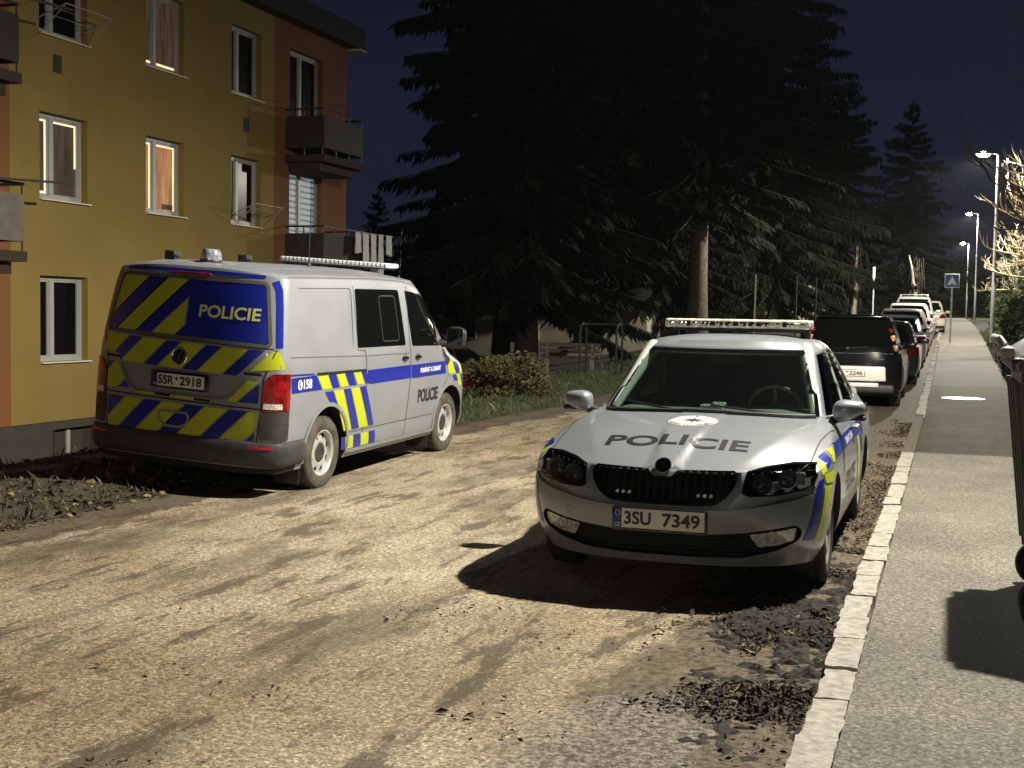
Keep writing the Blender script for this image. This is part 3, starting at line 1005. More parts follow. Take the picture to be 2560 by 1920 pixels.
# ------------------------------------------------------------------ police van (local: x forward from the rear axle, y left, z up)
VAN_ROT = Matrix.Rotation(rad(90), 4, 'Z') @ Matrix.Rotation(rad(-1.03), 4, 'Y') @ Matrix.Rotation(rad(3.55), 4, 'X')
def police_van():
    root = empty('police_van', (-6.425, 10.45, 0.003))
    root.rotation_euler = VAN_ROT.to_euler()
    tag(root, 'silver police van with striped tail seen from behind, wheels on the verge', 'police van', 'police vehicles')
    zc = pl([-1.0, -.86, -.6, -.2, 1.2, 2.0, 2.4, 2.7], [1.990, 2.012, 2.030, 2.040, 2.038, 2.015, 1.98, 1.93])
    def ztop(x, y):
        a = abs(y)
        rib = 0.5 + 0.5 * math.cos(a / .62 * 2 * math.pi * 3.5)
        k = smooth(-.72, -.55, x) * (1 - smooth(1.75, 1.95, x)) * (1 - smooth(.60, .66, a))
        return zc(x) - .055 * (a / .8) ** 3.2 + .010 * k * smooth(.35, .65, rib)
    P = dict(
        xf=pl([.25, .45, .7, .9, 1.0, 1.06, 1.12, 1.25, 1.5, 1.75, 1.9, 2.0], [3.82, 3.90, 3.90, 3.86, 3.78, 3.66, 3.46, 3.26, 2.98, 2.70, 2.50, 2.25]),
        xr=pl([.25, .5, .85, 1.3, 1.36, 1.6, 1.9, 1.98, 2.03], [-.985, -.985, -.975, -.955, -.945, -.905, -.848, -.826, -.80]),
        W=pl([.25, .33, .45, .5, .56, .75, .95, 1.1, 1.2, 1.27, 1.5, 1.7, 1.85, 1.94, 1.99, 2.03], [.93, .955, .965, .962, .967, .970, .968, .963, .960, .950, .926, .904, .884, .866, .836, .795]),
        Lf=lambda z: .74, Lr=lambda z: .235, nf=2.9, nr=2.9, zb=.25, zm=.9, ztop=ztop)
    sh = Shell(P, [i / 34 for i in range(35)], Na=26, Ns=52, K=22)
    me = sh.mesh(face_mat=lambda c: 1 if c.z < .2505 or (c.z < .30 and c.x < -.5) else 0)
    bv0 = bvh_of(me)
    R = .343
    cut = [cyl_y(x, .365, .420, s * .55, s * 1.3) for x in (0, 3.0) for s in (-1, 1)]
    me = bool_cut(me, cut)
    win = [(.60, 1.300), (1.745, 1.284), (1.60, 1.868), (.565, 1.875)]
    win = [(.595, 1.298), (1.735, 1.284), (1.585, 1.862), (.575, 1.868)]
    fwin = [(1.90, 1.270), (2.80, 1.245), (2.58, 1.53), (2.36, 1.75), (2.22, 1.815), (1.74, 1.858)]
    cuts = []
    for fr_ in (FR_LEFT, FR_RIGHT):
        cuts += [pocket(rpoly(win, .035, 3), fr_, bv0, .022, 1), pocket(rpoly(fwin, .03, 3), fr_, bv0, .018, 1)]
        # shallow pressed panel behind the sliding door
        cuts += [pocket(rpoly([(-.47, 1.310), (.51, 1.300), (.50, 1.872), (-.56, 1.868)], .05, 4), fr_, bv0, .008, 0)]
    # number plate recess and tailgate grip
    rec = [(.655, 1.115), (-.66, 1.065), (-.44, .885), (-.34, .868), (.42, .885), (.52, .92)]
    rec = [(.655, 1.105), (-.655, 1.075), (-.50, .885), (-.42, .866), (.42, .866), (.50, .885)]
    cuts += [pocket(rpoly(rec, .05, 3), FR_REAR, bv0, .022, 0), pocket(rpoly([(.165, .700), (-.105, .700), (-.105, .640), (-.05, .600), (.11, .600), (.165, .640)], .03, 3), FR_REAR, bv0, .045, 1)]
    # rear lamp housings
    tl = [(-.80, .795), (-.80, 1.045), (-.85, 1.105), (-.90, 1.130), (-1.2, 1.130), (-1.2, .795)]
    me = bool_cut(me, cuts)
    bv = bvh_of(me)
    body = link('body', me, [M['silver_van'], M['dark_gap']], root, 30)
    # windows
    for s, fr_ in ((1, FR_LEFT), (-1, FR_RIGHT)):
        o = decal('side_window', [rpoly(win, .035, 3)], fr_, bv0, M['privacy'], root, off=-.012, step=.15)
        decal('sliding_pane', strip(rpoly([(1.20, 1.345), (1.60, 1.340), (1.50, 1.80), (1.12, 1.80)], .05, 4), .012, True), fr_, bv0, M['black_plastic'], o, off=-.009, step=.2)
        o = decal('cab_window', [rpoly(fwin, .03, 3)], fr_, bv0, M['privacy'], root, off=-.010, step=.15)
        decal('mirror_corner', [[(2.60, 1.25), (2.80, 1.243), (2.62, 1.48)]], fr_, bv0, M['black_plastic'], o, off=-.004, step=.1)
    decal('windscreen', [rpoly([(-.72, 1.20), (.72, 1.20), (.62, 1.80), (-.62, 1.80)], .06)], FR_FRONT, bv0, M['privacy'], root, off=.004, step=.1)
    # panel gaps
    for s, fr_ in ((1, FR_LEFT), (-1, FR_RIGHT)):
        g = strip([(.755, 1.27), (.785, 1.10), (.79, .80), (.755, .35)], .010)
        g += strip([(1.80, 1.90), (1.78, 1.80), (1.845, 1.24), (1.86, .95), (1.78, .33)], .010)
        g += strip([(2.70, 1.20), (2.93, 1.10), (2.945, .90), (2.80, .78)], .008)
        g += strip([(.54, 1.895), (.60, 1.28), (.755, 1.27)], .008)
        decal('door_gap', g, fr_, bv0, M['dark_gap'], root, off=.002, step=.08)
        decal('body_crease', strip([(-.72, 1.265), (.73, 1.218), (1.80, 1.20)], .010) + strip([(.42, .494), (2.52, .492)], .012), fr_, bv0, M['soft_gap'], root, off=.002, step=.08)
        decal('slide_rail', strip([(-.24, 1.098), (.77, 1.080)], .020), fr_, bv0, M['dark_gap'], root, off=.004, step=.1, thick=.006)
        decal('gutter', strip([(-.80, 1.955), (1.0, 1.965), (1.7, 1.95), (2.1, 1.905), (2.36, 1.82), (2.70, 1.52), (2.90, 1.27)], .012), fr_, bv0, M['soft_gap'], root, off=.001, step=.08)
        for x in (1.70, 2.04):
            h = MB()
            h.rbox((x, s * .958, 1.150), (.145, .05, .036), .014)
            h.build('door_handle', M['gloss_black'], root, 40)
            decal('handle_bowl', [[(x + .055 * math.cos(a), 1.145 + .045 * math.sin(a)) for a in np.linspace(0, 2 * math.pi, 20)[:-1]]], fr_, bv0, M['soft_gap'], root, off=.002, step=1)
        # arch lips
        for x in (0, 3.0):
            pts = [(x + .437 * math.cos(a), .365 + .437 * math.sin(a)) for a in np.linspace(-.15, math.pi + .15, 28)]
            decal('arch_lip', strip(pts, .036), fr_, bv0, M['silver_van'], root, off=.004, step=.5, thick=.010)
        # livery
        q, mi = [], []
        def quad(x0t, x1t, zt_, x0b, x1b, zb_, m_):
            q.append([(x0t, zt_), (x1t, zt_), (x1b, zb_), (x0b, zb_)]); mi.append(m_)
        quad(-.715, -.262, 1.085, -.705, -.150, .950, 0)
        q.append([(-.722, 1.118), (-.30, 1.105), (-.285, 1.092), (-.722, 1.103)]); mi.append(0)
        for i, (a, b, m_) in enumerate(((-.234, -.034, 1), (-.022, .122, 0), (.134, .306, 1), (.318, .480, 0), (.492, .656, 1), (.668, .778, 0))):
            z0 = 1.076 - .012 * (a + .234)
            quad(a, b, z0, a + .100, b + .082, .946, m_)
        for a0, a1, b0, b1, m_ in ((-.081, .075, .105, .235, 0), (.090, .284, .350, .512, 1), (.300, .432, .526, .668, 0), (.446, .630, .682, .878, 1), (.645, .780, .892, 1.004, 0)):
            if m_ == 0 and a0 < 0: q.append([(a0, .921), (a1, .921), (.20, .775), (.07, .775)]); mi.append(0)
            else: quad(a0, a1, .920, b0, b1, .515, m_)
        for a, b, m_ in ((.300, .372, 0), (.386, .552, 1), (.566, .708, 0), (.722, .894, 1), (.908, 1.045, 0)):
            quad(a, b, .458, a + .03, b + .034, .332, m_)
        quad(.800, 1.848, 1.074, .845, 1.880, .934, 0)
        quad(1.868, 2.812, 1.070, 1.900, 2.855, .928, 0)
        quad(2.865, 3.035, 1.066, 2.945, 3.155, .913, 1)
        quad(3.055, 3.200, 1.050, 3.170, 3.280, .913, 0)
        quad(3.225, 3.350, 1.020, 3.300, 3.405, .905, 1)
        quad(3.06, 3.165, .893, 3.13, 3.25, .825, 0)
        quad(3.180, 3.300, .893, 3.27, 3.40, .760, 1)
        quad(3.32, 3.42, .885, 3.41, 3.50, .760, 0)
        stp = decal('stripe', q, fr_, bv0, [M['blue'], M['yellow']], root, off=.004, step=.08, mids=mi)
        text_decal('stripe_text', '158', (-.50, .975, -.345, 1.062), fr_, bv0, M['white_text'], stp, off=.007, bold=.03, mirror=(s > 0))
        ph = [(-.565 + .042 * math.cos(a), 1.018 + .046 * math.sin(a)) for a in np.linspace(0, 2 * math.pi, 24)[:-1]]
        o = decal('phone_sign', [ph], fr_, bv0, M['white_text'], stp, off=.007, step=1)
        decal('phone_mark', strip([(-.558, 1.052), (-.580, 1.035), (-.572, 1.004), (-.552, .988)], .016), fr_, bv0, M['blue'], o, off=.009, step=1)
        text_decal('motto', 'POM\u00c1HAT A CHR\u00c1NIT', (2.11, .973, 2.685, 1.040), fr_, bv0, M['white_text'], stp, off=.007, bold=.035, mirror=(s > 0))
        text_decal('door_text', 'POLICIE', (2.085, .650, 2.640, .795), fr_, bv0, M['black_text'], root, off=.004, bold=.03, mirror=(s > 0))
        # hood corner trim
        decal('repeater', [[(2.745, 1.215), (2.80, 1.21), (2.80, 1.12), (2.745, 1.12)]], fr_, bv0, M['grey_plastic'], root, off=.003, step=1)
        # mirror
        m_ = MB()
        bm = bmesh.new(); bmesh.ops.create_uvsphere(bm, u_segments=24, v_segments=14, radius=1)
        for v in bm.verts:
            x, y, z = v.co
            x = math.copysign(abs(x) ** .8, x); y = math.copysign(abs(y) ** .7, y); z = math.copysign(abs(z) ** .6, z)
            if x < 0: x *= .4
            v.co = Vector((2.78 + x * .10, s * 1.095 + y * .115, 1.345 + z * .125))
        m_.bm(bm)
        m_.tube([(2.74, s * .90, 1.27), (2.76, s * 1.0, 1.27)], [.05, .04], 8)
        mo = m_.build('mirror', M['black_plastic'], root, 50)
        g = MB(); g.rbox((2.738, s * 1.095, 1.345), (.008, .19, .21), .003)
        g.build('mirror_glass', M['gloss_black'], mo, 40)
    # ---------------- tail
    def bands(region, stripes, slope, name, off, mats_, parent, cut=None):
        """region: 2D polygon; stripes: list of (c0, c1, mat) with c = y + slope * z"""
        bm = bmesh.new()
        bm.faces.new([bm.verts.new((p[0], p[1], 0)) for p in region])
        for c0, c1, m_ in stripes:
            for c in (c0, c1):
                bmesh.ops.bisect_plane(bm, geom=list(bm.verts) + list(bm.edges) + list(bm.faces), dist=1e-6, plane_co=(c, 0, 0), plane_no=(1, slope, 0))
        kill = []
        for f in bm.faces:
            p = f.calc_center_median(); c = p.x + slope * p.y
            hit_ = [m_ for c0, c1, m_ in stripes if c0 < c < c1]
            if hit_: f.material_index = hit_[0]
            else: kill.append(f)
        bmesh.ops.delete(bm, geom=kill, context='FACES')
        bm_grid(bm, .06)
        return decal_bm(name, bm, FR_REAR, bv0, off, mats_, parent)
    BY = [M['blue'], M['yellow']]
    # rear window with its vinyl: slightly proud black glass
    win_r = rpoly([(.795, 1.400), (.655, 1.905), (-.775, 1.905), (-.875, 1.355), (-.45, 1.352), (.45, 1.375)], .045, 4)
    win_r = rpoly([(.835, 1.385), (.735, 1.895), (-.735, 1.895), (-.835, 1.355)], .05, 4)
    decal('window_rubber', strip(win_r, .030, True), FR_REAR, bv0, M['soft_gap'], root, off=.003, step=.1, thick=.006)
    wo_ = decal('rear_window', [win_r], FR_REAR, bv0, M['gloss_black'], root, off=.004, step=.08)
    inner = rpoly([(.815, 1.400), (.718, 1.882), (-.715, 1.882), (-.812, 1.372)], .045, 4)
    cA = -.015
    # left of the arrow: stripes, right: blue field
    bands(inner, [(2.315, 2.9, 1), (2.125, 2.295, 0), (1.895, 2.105, 1)], 1.0, 'window_stripe', .0065, BY, wo_)
    bm = bmesh.new()
    bm.faces.new([bm.verts.new((p[0], p[1], 0)) for p in inner])
    for co, no in (((1.880, 0, 0), (1, 1, 0)),):
        bmesh.ops.bisect_plane(bm, geom=list(bm.verts) + list(bm.edges) + list(bm.faces), plane_co=co, plane_no=no, clear_outer=True)
    # arrow shaped yellow band bounded by c 1.485..1.705 and y > -.008
    for co, no in (((1.720, 0, 0), (1, 1, 0)), ((1.705, 0, 0), (1, 1, 0)), ((1.485, 0, 0), (1, 1, 0)), ((1.470, 0, 0), (1, 1, 0)), ((cA, 0, 0), (1, 0, 0)), ((cA + .018, 0, 0), (1, 0, 0))):
        bmesh.ops.bisect_plane(bm, geom=list(bm.verts) + list(bm.edges) + list(bm.faces), dist=1e-6, plane_co=co, plane_no=no)
    kill = []
    for f in bm.faces:
        p = f.calc_center_median(); c = p.x + p.y
        if 1.47 < c < 1.72 and p.x > cA:
            if 1.485 < c < 1.705 and p.x > cA + .018: f.material_index = 1
            else: f.material_index = 2
    bm_grid(bm, .07)
    decal_bm('window_field', bm, FR_REAR, bv0, .0065, BY + [M['silver_van']], wo_)
    text_decal('tail_text', 'POLICIE', (-.795 + .08, 1.562, -.135 + .0, 1.672), FR_REAR, bv0, M['yellow_text'], wo_, off=.010, bold=.022, mirror=True, step=.06)
    # middle band
    mid = [(.858, 1.195), (.80, 1.352), (.2, 1.335), (-.905, 1.312), (-.945, 1.20), (-.945, 1.165), (-.70, 1.138), (-.58, 1.085), (.3, 1.105), (.64, 1.12), (.66, 1.180)]
    bands(mid, [(1.905, 2.16, 1), (1.755, 1.890, 0), (1.500, 1.735, 1), (1.345, 1.483, 0), (1.092, 1.328, 1), (.926, 1.075, 0), (.675, .908, 1), (.525, .658, 0), (.22, .455, 1), (.10, .205, 0)], 1.0, 'tail_stripe', .004, BY, root)
    # beside the recess
    bands([(-.67, 1.055), (-.765, 1.045), (-.770, .86), (-.50, .86), (-.515, .885)], [(.370, .52, 1), (.05, .255, 0)] if False else [(.285, .42, 1), (.0, .268, 0)], 1.0, 'tail_stripe', .004, BY, root)
    bands([(.67, 1.10), (.775, 1.10), (.785, .875), (.515, .88)], [(1.53, 1.80, 1), (1.40, 1.515, 0), (1.8, 1.9, 0)], 1.0, 'tail_stripe', .004, BY, root)
    # lower band
    low = [(.770, .800), (.735, .525), (.40, .508), (-.745, .492), (-.775, .785)]
    bands(low, [(1.365, 1.62, 0), (1.155, 1.345, 1), (.960, 1.135, 0), (.725, .940, 1), (.525, .705, 0), (.295, .508, 1), (.105, .275, 0), (-.125, .088, 1), (-.4, -.145, 0)], 1.0, 'tail_stripe', .004, BY, root)
    bands([(.42, .862), (-.40, .862), (-.30, .835), (.42, .842)], [(.9, 1.3, 1), (.55, .88, 1)], 1.0, 'tail_stripe', .004, BY, root)
    # tailgrip rim, step line, slots
    decal('grip_rim', strip(rpoly([(.180, .715), (-.120, .715), (-.120, .632), (-.055, .588), (.115, .588), (.180, .632)], .03, 3), .020, True), FR_REAR, bv0, M['silver_van'], root, off=.006, step=.1, thick=.008)
    decal('tailgate_gap', strip([(.80, .832), (-.80, .812)], .012) + strip([(.84, 1.375), (.2, 1.352), (-.86, 1.335)], .008) + strip([(.745, .515), (-.76, .482)], .02) + strip([(.872, 1.36), (.790, 1.12), (.790, .80), (.752, .51)], .010)
          + strip([(-.88, 1.33), (-.80, 1.06), (-.795, .80), (-.770, .49)], .010), FR_REAR, bv0, M['dark_gap'], root, off=.003, step=.08)
    for a, z in ((-.63, 1.122), (.80, 1.165), (.235, .868), (-.165, .858)):
        decal('slot', [[(a, z), (a - .155, z - .004), (a - .155, z - .026), (a, z - .022)]], FR_REAR, bv0, M['dark_gap'], root, off=.006, step=1, thick=.003)
    decal('spoiler_line', strip([(.70, 1.945), (.3, 1.955), (-.3, 1.955), (-.70, 1.945)], .030), FR_REAR, bv0, M['blue'], root, off=.004, step=.08)
    for s_, m_ in ((-1, 'blue'), (1, 'gloss_black')):
        fd = fr_rdiag(40, s_ > 0)
        pts = []
        for z, y in ((1.345, .888), (1.50, .868), (1.70, .842), (1.84, .815), (1.915, .775)):
            h_ = hitp(FR_REAR, bv0, s_ * y, z); pts.append((h_.dot(fd[1]) + s_ * .012, z))
        decal('corner_band', strip(pts, .062), fd, bv0, M[m_], root, off=.003, step=.05)
    br = MB(); br.rbox((-.845, .0, 1.935), (.03, .40, .020), .008)
    br.build('brake_light', M['red_lens'], root, 40)
    # badge
    ctr = hitp(FR_REAR, bv0, .010, 1.205, 0)
    b = MB(); Mb = Matrix.Translation(ctr) @ Matrix.Rotation(rad(-90), 4, 'Y')
    b.lathe([(.078, -.02), (.078, .010), (.072, .016), (.066, .010)], 40, Mb)
    bo = b.build('badge', M['chrome'], root, 40)
    b = MB(); b.lathe([(.067, .008), (.001, .008)], 40, Mb); b.build('badge_face', M['gloss_black'], bo, 40)
    b = MB()
    def bar(y0, z0, y1, z1):
        q = strip([(y0, z0), (y1, z1)], .013)[0]
        vs = [(ctr.x - .014, .010 + p[0], 1.205 + p[1]) for p in q] + [(ctr.x - .008, .010 + p[0], 1.205 + p[1]) for p in q]
        b.add(vs, [(0, 1, 2, 3), (4, 7, 6, 5), (0, 4, 5, 1), (1, 5, 6, 2), (2, 6, 7, 3), (3, 7, 4, 0)])
    bar(.030, .058, .003, .004); bar(-.030, .058, -.003, .004)
    bar(.058, .030, .028, -.052); bar(.028, -.052, .0, .0); bar(.0, .0, -.028, -.052); bar(-.028, -.052, -.058, .030)
    b.build('emblem', M['chrome'], bo, 40, fix=True)
    # number plate
    pm = MB(); pm.rbox((-.968, .0, .990), (.022, .585, .150), .012)
    fr = pm.build('plate_frame', M['gloss_black'], root, 40)
    pm = MB(); pm.rbox((-.980, .0, .990), (.006, .520, .112), .002)
    plt_ = pm.build('number_plate', M['plate_white'], fr, 40)
    bvp = bvh_of(plt_.data)
    pm = MB(); pm.box((-.9838, .238, .990), (.0012, .045, .112)); pm.build('plate_band', M['plate_blue'], fr, 40)
    text_decal('plate_text', '5SR', (.045, .950, .205, 1.030), FR_REAR, bvp, M['black_text'], fr, off=.002, bold=.03, mirror=True)
    text_decal('plate_text', '2918', (-.235, .950, -.015, 1.030), FR_REAR, bvp, M['black_text'], fr, off=.002, bold=.03, mirror=True)
    decal('plate_sticker', [[(.018 + .014 * math.cos(a), 1.008 + .014 * math.sin(a)) for a in np.linspace(0, 2 * math.pi, 14)[:-1]]], FR_REAR, bvp, M['red_lens'], fr, off=.002, step=1)
    text_decal('plate_text', 'CZ', (.222, .940, .254, .960), FR_REAR, bvp, M['white_text'], fr, off=.004, bold=.02, mirror=True)
    # rear lamps: wrap round the corner, built from the body shell moved outwards
    def zrow(j, i): return sh.rows[j][i][2]
    for s in (1, -1):
        def lamp(z0, z1, x1, yin):
            def t(i, j):
                k = (i + 1) % sh.n
                x = .5 * (sh.rows[j][i][0] + sh.rows[j][k][0]); y = .5 * (sh.rows[j][i][1] + sh.rows[j][k][1]); z = .5 * (zrow(j, i) + zrow(j + 1, i))
                return x < x1 and y * s > yin and z0 < z < z1
            return t
        pass
    def corner(name, s, z0, z1, yin, x1, matname, off, top_cut=0.0, n=22, nz=8, parent=None):
        """patch on the rear corner: from y=yin round to x=x1, proud by off, with closed edges"""
        b = MB(); vs = []; m1 = []
        zs = np.linspace(z0, z1, nz)
        for iz, z in enumerate(zs):
            pts = []
            W_, xr, L = P['W'](z), P['xr'](z), P['Lr'](z)
            for a in np.linspace(0, math.pi / 2, 400):
                x = xr + L - L * math.cos(a) ** (2 / P['nr']); y = W_ * math.sin(a) ** (2 / P['nr'])
                yi = yin + (max(0, (z - (z1 - top_cut)) / top_cut) ** 2 * .08 if top_cut else 0)
                if y >= yi and x <= x1: pts.append((x, y))
            if x1 > xr + L: pts.append((x1, W_))
            s_ = [0]
            for q in range(1, len(pts)): s_.append(s_[-1] + math.hypot(pts[q][0] - pts[q - 1][0], pts[q][1] - pts[q - 1][1]))
            X = np.interp(np.linspace(0, s_[-1], n), s_, [p[0] for p in pts]); Y = np.interp(np.linspace(0, s_[-1], n), s_, [p[1] for p in pts])
            row = []
            for q in range(n):
                t0 = max(q - 1, 0); t1 = min(q + 1, n - 1)
                tx, ty = X[t1] - X[t0], Y[t1] - Y[t0]; l = math.hypot(tx, ty)
                nx, ny = -ty / l, tx / l
                row.append((X[q] + nx * off, Y[q] + ny * off))
            vs.append([(x, s * y, z) for x, y in row])
            m1.append([(x, s * y, z) for x, y in zip(X, Y)])
        flat = [p for r in vs for p in r] + [p for r in m1 for p in r]
        N = nz * n; fs = []
        for i in range(nz - 1):
            for k in range(n - 1): fs.append((i * n + k, i * n + k + 1, (i + 1) * n + k + 1, (i + 1) * n + k))
        def edge(seq):
            for a, c in zip(seq[:-1], seq[1:]): fs.append((a, c, N + c, N + a))
        edge([k for k in range(n)]); edge([(nz - 1) * n + k for k in range(n)])
        edge([i * n for i in range(nz)]); edge([i * n + n - 1 for i in range(nz)])
        b.add(flat, fs)
        return b.build(name, M[matname], parent or root, 40, fix=True)
    for s in (1, -1):
        t = corner('tail_light', s, .800, 1.125, .800, -.742, 'red_lens', .012, top_cut=.10, nz=14)
        corner('reversing_light', s, .818, .865, .815, -.83, 'clear_lens', .0145, parent=t)
        corner('lamp_base', s, .545, .798, .790, -.745, 'grey_plastic', .010)
    # rear bumper
    b = MB(); vs = []; n = 60
    zs = [.30, .315, .36, .44, .492, .520, .528]
    offs = [-.01, .012, .032, .040, .036, .022, .0]
    for z, of in zip(zs, offs):
        W_, xr, L = P['W'](.5), -.985, .235
        pts = [(-.45, -W_)]
        for a in np.linspace(-math.pi / 2, math.pi / 2, 500):
            pts.append((xr + L - L * abs(math.cos(a)) ** (2 / 2.9), W_ * math.copysign(abs(math.sin(a)) ** (2 / 2.9), a)))
        pts.append((-.45, W_))
        s_ = [0]
        for q in range(1, len(pts)): s_.append(s_[-1] + math.hypot(pts[q][0] - pts[q - 1][0], pts[q][1] - pts[q - 1][1]))
        X = np.interp(np.linspace(0, s_[-1], n), s_, [p[0] for p in pts]); Y = np.interp(np.linspace(0, s_[-1], n), s_, [p[1] for p in pts])
        for q in range(n):
            t0 = max(q - 1, 0); t1 = min(q + 1, n - 1)
            tx, ty = X[t1] - X[t0], Y[t1] - Y[t0]; l = math.hypot(tx, ty)
            vs.append((X[q] - ty / l * of, Y[q] + tx / l * of, z))
    fs = [(i * n + k, i * n + k + 1, (i + 1) * n + k + 1, (i + 1) * n + k) for i in range(len(zs) - 1) for k in range(n - 1)]
    b.add(vs, fs)
    bo = b.build('rear_bumper', M['grey_plastic'], root, 40, fix=True)
    # fix normals outward: the rear centre must face -x
    pmid = bo.data.polygons[len(fs) // 2]
    sdm = bo.modifiers.new('s', 'SOLIDIFY'); sdm.thickness = .012; sdm.offset = -1
    bvb = bvh_of(bo.data)
    for s in (1, -1):
        q = [(s * .72, .468), (s * .92, .468), (s * .92, .488), (s * .72, .490)]
        decal('reflector', [q], fr_diag(0, True) if False else FR_REAR, bvb, M['red_reflector'], bo, off=.004, step=.03, thick=.003)
    # underbody details: tow eye cover, exhaust, mud flaps
    u = MB()
    u.tube([(-.90, -.55, .26), (-.4, -.55, .27)], .032, 14)
    u.rbox((-.55, 0, .27), (.5, 1.2, .08), .03)
    u.build('exhaust', M['black_plastic'], root, 40)
    for x in (-.42, 2.52):
        for s in (1, -1):
            u = MB(); u.rbox((x, s * .80, .26), (.014, .26, .32), .004); u.build('mud_flap', M['black_plastic'], root, 40)
    u = MB(); u.box((1.5, 0, .30), (4.3, 1.3, .16))
    u.build('underbody', M['inside'], root, 40)
    sl = decal('sill_trim', strip([(.45, .312), (2.56, .312)], .030), FR_RIGHT, bv0, M['silver_van'], root, off=.010, step=.2, thick=.01)
    # wheels
    for x in (0, 3.0):
        for s in (1, -1):
            wheel(root, (x, s * .838, .343), s, .343, .215, .212, 'steel', 'tyre_dusty')
    # roof: blue lamp, light bar with feet, small boxes, aerials
    b = MB()
    b.lathe([(.10, 2.02), (.105, 2.045), (.10, 2.06)], 28, Matrix.Translation((-.52, .02, 0)))
    bo = b.build('beacon', M['black_plastic'], root, 40)
    b = MB()
    b.lathe([(.095, 2.06), (.092, 2.10), (.080, 2.145), (.070, 2.155), (.001, 2.16)], 28, Matrix.Translation((-.52, .02, 0)))
    b.build('beacon_lens', M['beacon_glass'], bo, 40)
    for (x, y) in ((-.30, .58), (.55, .32)):
        b = MB(); b.rbox((x, y, 2.075), (.10, .11, .085), .01); b.tube([(x - .05, y - .05, 2.07), (x - .05, y - .11, 2.06)], .012, 6)
        b.build('roof_box', M['black_plastic'], root, 40)
    lb = empty('light_bar', (1.95, 0, 0.012)); lb.parent = root
    q = MB(); q.rbox((0, 0, 2.088), (.30, 1.30, .055), .020, seg=4)
    q.build('bar_lens', M['bar_clear'], lb, 40)
    q = MB(); q.rbox((0, 0, 2.054), (.26, 1.24, .016), .005)
    q.build('bar_base', M['black_plastic'], lb, 40)
    q = MB()
    for k in range(26): q.box((-.1505, -.62 + k * 1.24 / 25, 2.088), (.004, .006, .05))
    q.build('bar_divider', M['black_plastic'], lb, 40)
    q = MB()
    for y in (-.43, .43):
        q.rbox((0, y, 2.015), (.09, .05, .085), .01, Matrix.Rotation(rad(12 if y < 0 else -12), 3, 'X'))
    q.build('bar_foot', M['steel_rim'], lb, 40)
    a = MB(); a.lathe([(.03, 1.985), (.022, 2.03), (.001, 2.04)], 14, Matrix.Translation((.9, -.20, .05)))
    a.tube([(.9, -.20, 2.06), (.89, -.20, 2.62)], .005, 6)
    a.build('antenna', M['black_plastic'], root, 40)
    a = MB(); a.tube([(2.35, -.55, 1.90), (2.35, -.55, 2.00)], .014, 8)
    for k in range(5): a.tube([(2.35, -.55, 2.03 + k * .105), (2.35, -.55, 2.03 + k * .105 + (.06 if k % 2 else .03))], .008 if k < 4 else .011, 8)
    a.tube([(2.35, -.55, 1.93), (2.35, -.55, 2.52)], .003, 6)
    a.build('antenna', M['chrome'], root, 40)
    return root
# ------------------------------------------------------------------ terrain
zl = pl([-80, 20, 26, 40, 54, 83, 121, 300], [0, 0, .06, .40, .85, 1.38, 1.75, 2.6])
xprof = pl([-60, -24, -15, -12, -8, -7.3, -6.6, -5.6, -4.5, -2.5, -.4, 60], [-1.3, -1.25, -1.08, -.62, 0.02, .045, -.005, -.038, -.02, 0, 0, 0])
def gz(x, y):
    z = zl(y) + xprof(x)
    z += .055 * smooth(10.2, 13.6, y) * (1 - smooth(16, 22, y)) * smooth(-4.6, -5.6, x)
    return z

def sheet(xs, ys, off, fx=None):
    b = MB(); vs = []
    for y in ys:
        for x in xs:
            X = fx(x, y) if fx else x
            vs.append((X, y, gz(X, y) + (off(X, y) if callable(off) else off)))
    n = len(xs)
    b.add(vs, [(j * n + i, j * n + i + 1, (j + 1) * n + i + 1, (j + 1) * n + i) for j in range(len(ys) - 1) for i in range(n - 1)])
    return b

def ns(x, y, s=1.0, seed=0.0):
    return noise.noise(Vector((x * s, y * s, seed)))

